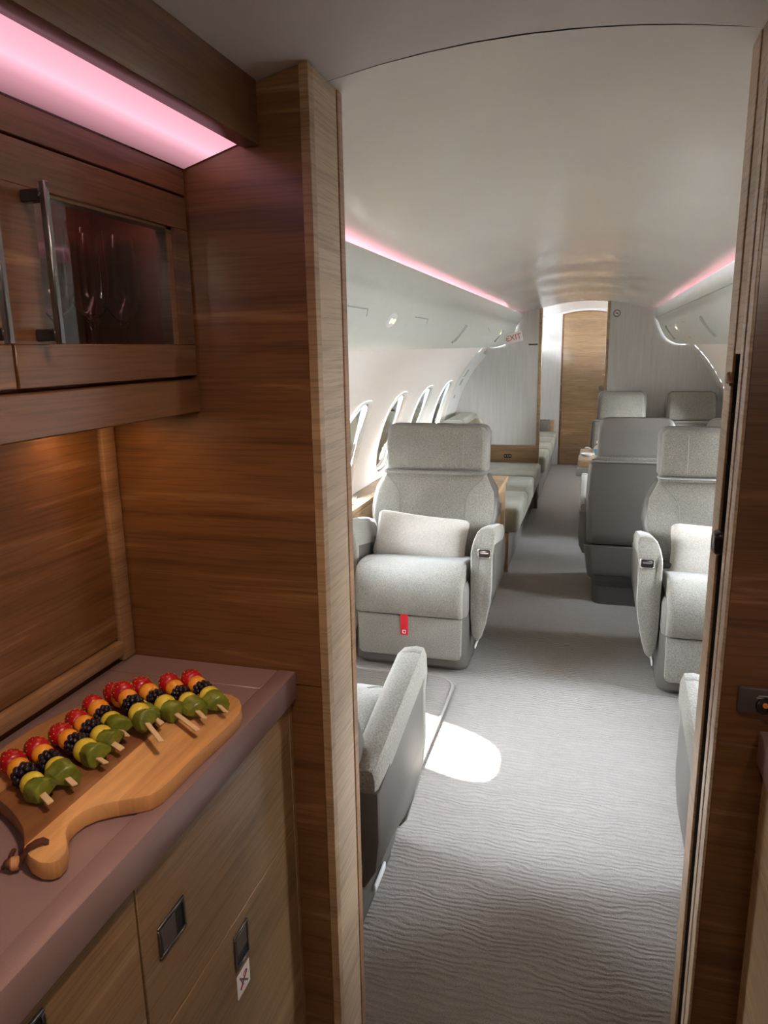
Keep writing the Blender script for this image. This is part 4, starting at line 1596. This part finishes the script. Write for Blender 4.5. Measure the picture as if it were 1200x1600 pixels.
    obj('shell_lip', loft([[(x, y, z) for x, y in rrect(w, 0.20, y1, 0.015)] for z, w, y1 in ((0.755, P['back_top'] - 0.004, 0.303), (0.759, P['back_top'] + 0.006, 0.307), (0.766, P['back_top'] + 0.004, 0.303))]), 'seat_cloth', S, 60)
    # armrests
    ai, ao = P['ai'], P['ao']
    for s in arms:
        def A(pts):
            return [(s * (ai + (ao - ai) * u), z) for u, z in pts]
        front = A([(0.06, 0.15), (0.0, 0.24), (0.0, 0.515), (0.10, 0.553), (0.26, 0.590), (0.42, 0.608), (0.70, 0.615), (0.92, 0.612), (1.0, 0.590), (0.99, 0.545), (0.92, 0.50), (0.92, 0.36), (0.86, 0.30), (0.66, 0.20), (0.48, 0.140), (0.28, 0.118)])
        bm = prism(front, 'y', -0.226, -0.192, 0.007, 2)
        # the face leans back towards the top
        for v in bm.verts:
            v.co.y += max(0, v.co.z - 0.50) * 0.22 + max(0, 0.30 - v.co.z) * 0.10
        ft = obj('arm_front', bm, 'seat_cloth', S, 40)
        core = A([(0.06, 0.20), (0.03, 0.26), (0.02, 0.530), (0.20, 0.565), (0.96, 0.565), (0.965, 0.37), (0.89, 0.30), (0.64, 0.205), (0.45, 0.155), (0.28, 0.14)])
        bm = prism(core, 'y', -0.190, 0.215, 0.012, 2)
        for v in bm.verts:
            if v.co.y > 0.1:
                if v.co.z > 0.5:
                    v.co.z -= 0.085
                v.co.z = max(v.co.z, 0.22 + (0.0 if v.co.z > 0.3 else 0.04))
        obj('arm_panel', bm, 'leather', S, 40)
        secs = []
        for y, k, dz in ((-0.206, 0.96, -0.004), (-0.195, 1.0, 0.0), (-0.05, 0.98, -0.026), (0.08, 0.95, -0.052), (0.16, 0.90, -0.072), (0.20, 0.82, -0.088), (0.208, 0.72, -0.094)):
            top = [(0.0, 0.505), (0.0, 0.525), (0.08, 0.556), (0.24, 0.592), (0.42, 0.611), (0.72, 0.617), (0.93, 0.614), (1.0, 0.596), (1.0, 0.550), (0.97, 0.542), (0.10, 0.503)]
            secs.append([(s * (ai + (ao - ai) * (0.5 + (u - 0.5) * k)), y, z + dz) for u, z in top])
        obj('arm_pad', loft(secs), 'seat_cloth', S, 50)
        # release latch in the front face
        cx = s * (ai + (ao - ai) * 0.60)
        hwx = (ao - ai) * 0.27
        lo = bpy.data.objects.new('latch', None)
        COL.objects.link(lo)
        lo.parent = S
        lo.location = (cx, -0.2275, 0.512)
        bm = bmesh.new()
        ringp = [(x, 0.0, z) for x, z in rrect(hwx, -0.0185, 0.0185, 0.009, 4)]
        tube(ringp + [ringp[0]], 0.0036, 6, bm, False)
        obj('bezel', bm, 'chrome', lo)
        obj('well', prism(rrect(hwx - 0.001, -0.0175, 0.0175, 0.009, 4), 'y', -0.0006, 0.010), 'black_gloss', lo)
        obj('paddle', prism(rrect(hwx * 0.72, 0.0, 0.013, 0.005, 3), 'y', -0.0035, 0.003, 0.001), 'chrome', lo)
        # kick plate at the foot of the side
        obj('kick_plate', box(s * (b_ + 0.012) - 0.003, s * (b_ + 0.012) + 0.003, -0.11, -0.02, 0.045, 0.065, 0.002), 'white_frame', S)
    # belt buckle lying beside the cushion
    bm = box(-P['seat'] + 0.002, -P['seat'] + 0.055, -0.02, 0.03, 0.434, 0.458, 0.006)
    bk = obj('belt_buckle', bm, 'black_gloss', S, label='black seat belt buckle')
    obj('buckle_tongue', box(-P['seat'] + 0.048, -P['seat'] + 0.066, -0.012, 0.022, 0.440, 0.452, 0.002), 'chrome', bk)
    obj('belt_strap', box(-P['seat'] + 0.06, -P['seat'] + 0.18, -0.0, 0.045, 0.428, 0.432, 0.0015), 'black', bk)
    if tag_strip:
        bm = box(-0.0335, -0.0015, -0.3065, -0.3015, 0.163, 0.256, 0.0006)
        tg = obj('pull_tab', bm, 'red_fabric', S, label='red fabric pull tab with a small white mark')
        bm = tube([(-0.0175 + x, -0.3072, 0.178 + z) for x, z in ((-0.006, -0.006), (0.006, -0.006), (0.006, 0.006), (-0.006, 0.006), (-0.006, -0.006))], 0.0018, 5)
        obj('mark', bm, 'sticker_white', tg)
    return S


XS1, XS2 = -0.700, 0.522
s1 = build_seat('grey cloth club seat facing us left of the aisle, red pull tab on its front', (XS1, 3.06, 0), 0, FULL, True)
s2 = build_seat('grey cloth club seat facing us on the right, partly hidden by the doorway', (XS2, 3.06, 0), 0, FULL)
s3 = build_seat('seat with its back to us by the left door jamb, armrest showing', (XS1 - 0.005, 1.425, 0), PI, FULL)
s4 = build_seat('seat with its back to us behind the right door jamb, armrest just showing', (XS2 + 0.028, 1.425, 0), PI, FULL)
s5 = build_seat('aisle seat turned away from us, plain dark grey leather shell in view', (0.2, 4.05, 0), PI, SLIM)
s6 = build_seat('far aisle seat facing us in front of the grey bulkhead, left of its twin', (0.2, 5.56, 0), 0, SLIM)
s7 = build_seat('far window seat facing us in front of the grey right bulkhead', (0.69, 5.56, 0), 0, SLIM, arms=(1,))
s8 = build_seat('window seat turned away from us, only its headrest top above the front right seat', (0.69, 4.05, 0), PI, SLIM, arms=(-1,))


# ------------------------------------------------------------------ pillows
def pillow_bm(w, h, t, seed=0):
    rnd = random.Random(seed)
    b = bmesh.new()
    nx, nz = 26, 16
    grid = {}
    for side in (-1, 1):
        for i in range(nx + 1):
            for k in range(nz + 1):
                u, v = -1 + 2 * i / nx, -1 + 2 * k / nz
                edge = (1 - abs(u) ** 3.0) * (1 - abs(v) ** 2.6)
                th_ = t * max(0, edge) ** 0.55
                cr = 1 - 0.075 * (abs(u) ** 8) * (abs(v) ** 8)
                pin = (1 - 0.05 * (1 - v * v) * abs(u) ** 3) * cr
                pin2 = (1 - 0.08 * (1 - u * u) * abs(v) ** 3) * cr
                if (i in (0, nx) or k in (0, nz)) and side == 1:
                    grid[(1, i, k)] = grid[(-1, i, k)]
                    continue
                j = 0.0015 * (rnd.random() - 0.5)
                grid[(side, i, k)] = b.verts.new((u * w / 2 * pin, side * th_ / 2 + j, v * h / 2 * pin2))
    for side in (-1, 1):
        for i in range(nx):
            for k in range(nz):
                q = [grid[(side, i, k)], grid[(side, i + 1, k)], grid[(side, i + 1, k + 1)], grid[(side, i, k + 1)]]
                if len(set(q)) == 4:
                    b.faces.new(q if side < 0 else q[::-1])
    return b


def pillow(loc, rot, w, h, label, seed):
    o = obj('throw_pillow', pillow_bm(w, h, 0.11, seed), 'pillow_boucle', angle=80)
    tag(o, label, 'pillow')
    o.location = loc
    o.rotation_euler = rot
    return o


pillow((XS1 - 0.018, 3.070, 0.500), (math.radians(-24), math.radians(5.5), math.radians(3)), 0.425, 0.218, 'cream woven lumbar pillow on the left club seat with the red tab', 1)
pillow((XS2 + 0.004, 3.070, 0.497), (math.radians(-22), math.radians(1), 0), 0.42, 0.245, 'cream woven lumbar pillow on the right club seat', 2)
pillow((0.19, 5.585, 0.56), (math.radians(-22), 0, 0), 0.31, 0.22, 'cream pillow on the far aisle seat, mostly hidden behind the leather seat', 3)

# ------------------------------------------------------------------ floor mat under the left seats
mat_pts = [(-1.03, 1.08), (-0.49, 1.08)]
r_ = 0.09
for i in range(7):
    a = PI / 2 * i / 6
    mat_pts.append((-0.49 - r_ + r_ * math.cos(a), 2.72 - r_ + r_ * math.sin(a)))
mat_pts.append((-1.03, 2.72))
fm = thing('floor_mat', 'ribbed carpet mat with a bound rounded edge left of the aisle', 'mat', (-0.76, 1.9, 0.0))
wpart('pile', prism(mat_pts, 'z', 0.0, 0.009, 0.003, 2), 'carpet', fm)
wpart('binding', tube([(x, y, 0.008) for x, y in mat_pts[1:]], 0.007, 8), 'binding', fm)

# ------------------------------------------------------------------ side ledges
for side in (-1, 1):
    root = thing('side_ledge', 'oak side ledge under the windows %s' % ('left of the aisle, sun patch on it' if side < 0 else 'along the right wall'), 'ledge', (XC + side * 1.0, 2.6, 0.0))
    xi, xo = XC + side * (0.958 if side < 0 else 0.99), XC + side * 1.076
    a, c = min(xi, xo), max(xi, xo)
    y1 = 4.18 if side < 0 else 3.50
    wpart('top', box(a, c, 1.02, y1, 0.576, 0.600, 0.003), 'oak_light', root)
    n = 3
    for k in range(n):
        ya = 1.02 + (y1 - 1.02) * k / n
        yb_ = 1.02 + (y1 - 1.02) * (k + 1) / n
        wpart('front_panel', box(a + (0.004 if side > 0 else 0.01), c - (0.01 if side > 0 else 0.004), ya + 0.002, yb_ - 0.002, 0.25, 0.572, 0.002), 'oak_light', root)
    if side < 0:
        bm = box(-1.155, -1.115, 3.36, 3.41, 0.600, 0.609, 0.003)
        wpart('cup_latch', bm, 'chrome', root)
        bm = lathe([(0.022, 0), (0.022, 0.002), (0.018, 0.003)], 20, (-1.10, 3.22, 0.5995))
        wpart('ring', bm, 'brass', root)

# ------------------------------------------------------------------ credenza and sofa on the left
cr_ = thing('credenza', 'narrow oak cabinet between the left club seat and the sofa', 'cabinet', (-0.75, 3.95, 0.0))
wpart('body', box(-1.02, -0.475, 3.66, 4.20, 0.0, 0.562, 0.003), 'oak_light', cr_)
wpart('top', box(-1.02, -0.462, 3.65, 4.215, 0.565, 0.592, 0.004), 'oak_light', cr_)
wpart('inset', box(-0.4755, -0.4725, 3.70, 4.16, 0.30, 0.53, 0.001), 'oak_edge', cr_)
wpart('pull', box(-0.475, -0.466, 3.90, 3.925, 0.435, 0.49, 0.003), 'gunmetal', cr_)

sf = thing('sofa', 'long olive-beige velvet sofa left of the aisle before the bulkhead', 'sofa', (-0.75, 5.1, 0.0))
wpart('base', box(-1.0, -0.462, 4.27, Y_BULK - 0.01, 0.0, 0.228, 0.004), 'leather_light', sf)
wpart('end_post', box(-0.52, -0.455, 4.235, 4.268, 0.0, 0.235, 0.004), 'oak_edge', sf)
ys_ = [4.255, 4.83, 5.40, Y_BULK - 0.008]
for a, c in zip(ys_[:-1], ys_[1:]):
    wpart('seat_cushion', box(-1.0, -0.398, a + 0.002, c - 0.002, 0.236, 0.388, 0.028, 4), 'sofa_velvet', sf)
for k, (a, c) in enumerate(zip(ys_[:-1], ys_[1:])):
    bm = box(-1.085, -0.93, a + 0.004, c - 0.004, 0.395, 0.80, 0.035, 4)
    for v in bm.verts:
        v.co.x += (v.co.z - 0.4) * 0.02
        if v.co.z > 0.55:
            v.co.x = max(v.co.x, XC - 1.07 * math.cos(math.asin((v.co.z - CZ) / 1.07)) + 0.01)
    wpart('back_cushion', bm, 'sofa_velvet', sf)
bm = prism([(-1.06, 0.40), (-0.60, 0.40), (-0.592, 0.72), (-0.612, 0.86), (-0.642, 0.912), (-0.664, 0.920), (-0.70, 0.898), (-0.78, 0.84), (-0.86, 0.76), (-1.05, 0.66)], 'y', 4.235, 4.33, 0.02, 3)
wpart('end_wing', bm, 'sofa_velvet', sf)
wpart('bolt', box(-0.463, -0.452, 5.02, 5.05, 0.10, 0.13, 0.003), 'chrome', sf)

bp = thing('socket_panel', 'oak board with a black power socket at the end of the sofa', 'panel', (-0.62, Y_BULK - 0.01, 0.47))
wpart('board', box(-0.84, -0.419, Y_BULK - 0.028, Y_BULK - 0.0005, 0.396, 0.532, 0.003), 'oak_base', bp)
so_ = wpart('socket', box(-0.700, -0.638, Y_BULK - 0.032, Y_BULK - 0.027, 0.427, 0.457, 0.003), 'black_gloss', bp)
for x in (-0.688, -0.669, -0.650):
    bm = box(x - 0.006, x + 0.006, Y_BULK - 0.0335, Y_BULK - 0.0315, 0.435, 0.449, 0.001)
    shift(bm, bp)
    obj('outlet', bm, 'leather_light', so_)

sf2 = thing('sofa', 'second velvet sofa seen beyond the left bulkhead beside the oak door', 'sofa', (-0.7, 7.4, 0.0))
wpart('base', box(-1.0, -0.44, 6.45, 8.36, 0.0, 0.228, 0.004), 'leather_light', sf2)
ys_ = [6.42, 6.95, 7.42, 7.90, 8.38]
for a, c in zip(ys_[:-1], ys_[1:]):
    wpart('seat_cushion', box(-1.0, -0.386, a + 0.002, c - 0.002, 0.236, 0.384, 0.028, 4), 'sofa_velvet', sf2)
wpart('back_cushion', box(-1.08, -0.93, 6.45, 8.36, 0.395, 0.80, 0.035, 3), 'sofa_velvet', sf2)
sb = thing('sofa_side_box', 'small grey box with an oak end at the back end of the second sofa', 'box', (-0.52, 8.40, 0.39))
wpart('body', box(-0.70, -0.475, 8.345, 8.445, 0.387, 0.510, 0.004), 'leather_light', sb)
wpart('end_cap', box(-0.474, -0.425, 8.34, 8.445, 0.387, 0.505, 0.004), 'oak_light', sb)

# ------------------------------------------------------------------ conference table and what stands on it
ct = thing('dining_table', 'oak edged table between the facing seats right of the aisle', 'table', (0.42, 4.8, 0.0))
wpart('top', box(-0.078, 0.93, 4.62, 5.14, 0.592, 0.634, 0.004), 'oak_light', ct)
wpart('apron', box(-0.088, 0.92, 4.60, 5.16, 0.535, 0.588, 0.004), 'leather_light', ct)
wpart('pedestal', box(0.50, 0.80, 4.78, 4.98, 0.0, 0.545, 0.02), 'leather', ct)
wb = thing('water_bottle', 'small water bottle with a pale blue label on the far table', 'bottle', (0.035, 4.86, 0.634))
obj('body', lathe([(0.022, 0), (0.024, 0.003), (0.024, 0.045), (0.020, 0.062), (0.010, 0.072), (0.010, 0.078)], 18), 'crystal', wb)
obj('label_band', lathe([(0.0245, 0.012), (0.0248, 0.014), (0.0248, 0.038), (0.0245, 0.040)], 18), 'bottle_blue', wb)
obj('cap', lathe([(0.011, 0.076), (0.011, 0.088), (0.009, 0.09)], 14), 'white_paint', wb)
sa = obj('saucer', lathe([(0.020, 0), (0.034, 0.008), (0.042, 0.016), (0.040, 0.017), (0.030, 0.010), (0.0, 0.006)], 24), 'ceramic')
tag(sa, 'small white dish at the aisle edge of the far table', 'dish')
sa.location = (-0.028, 4.80, 0.634)
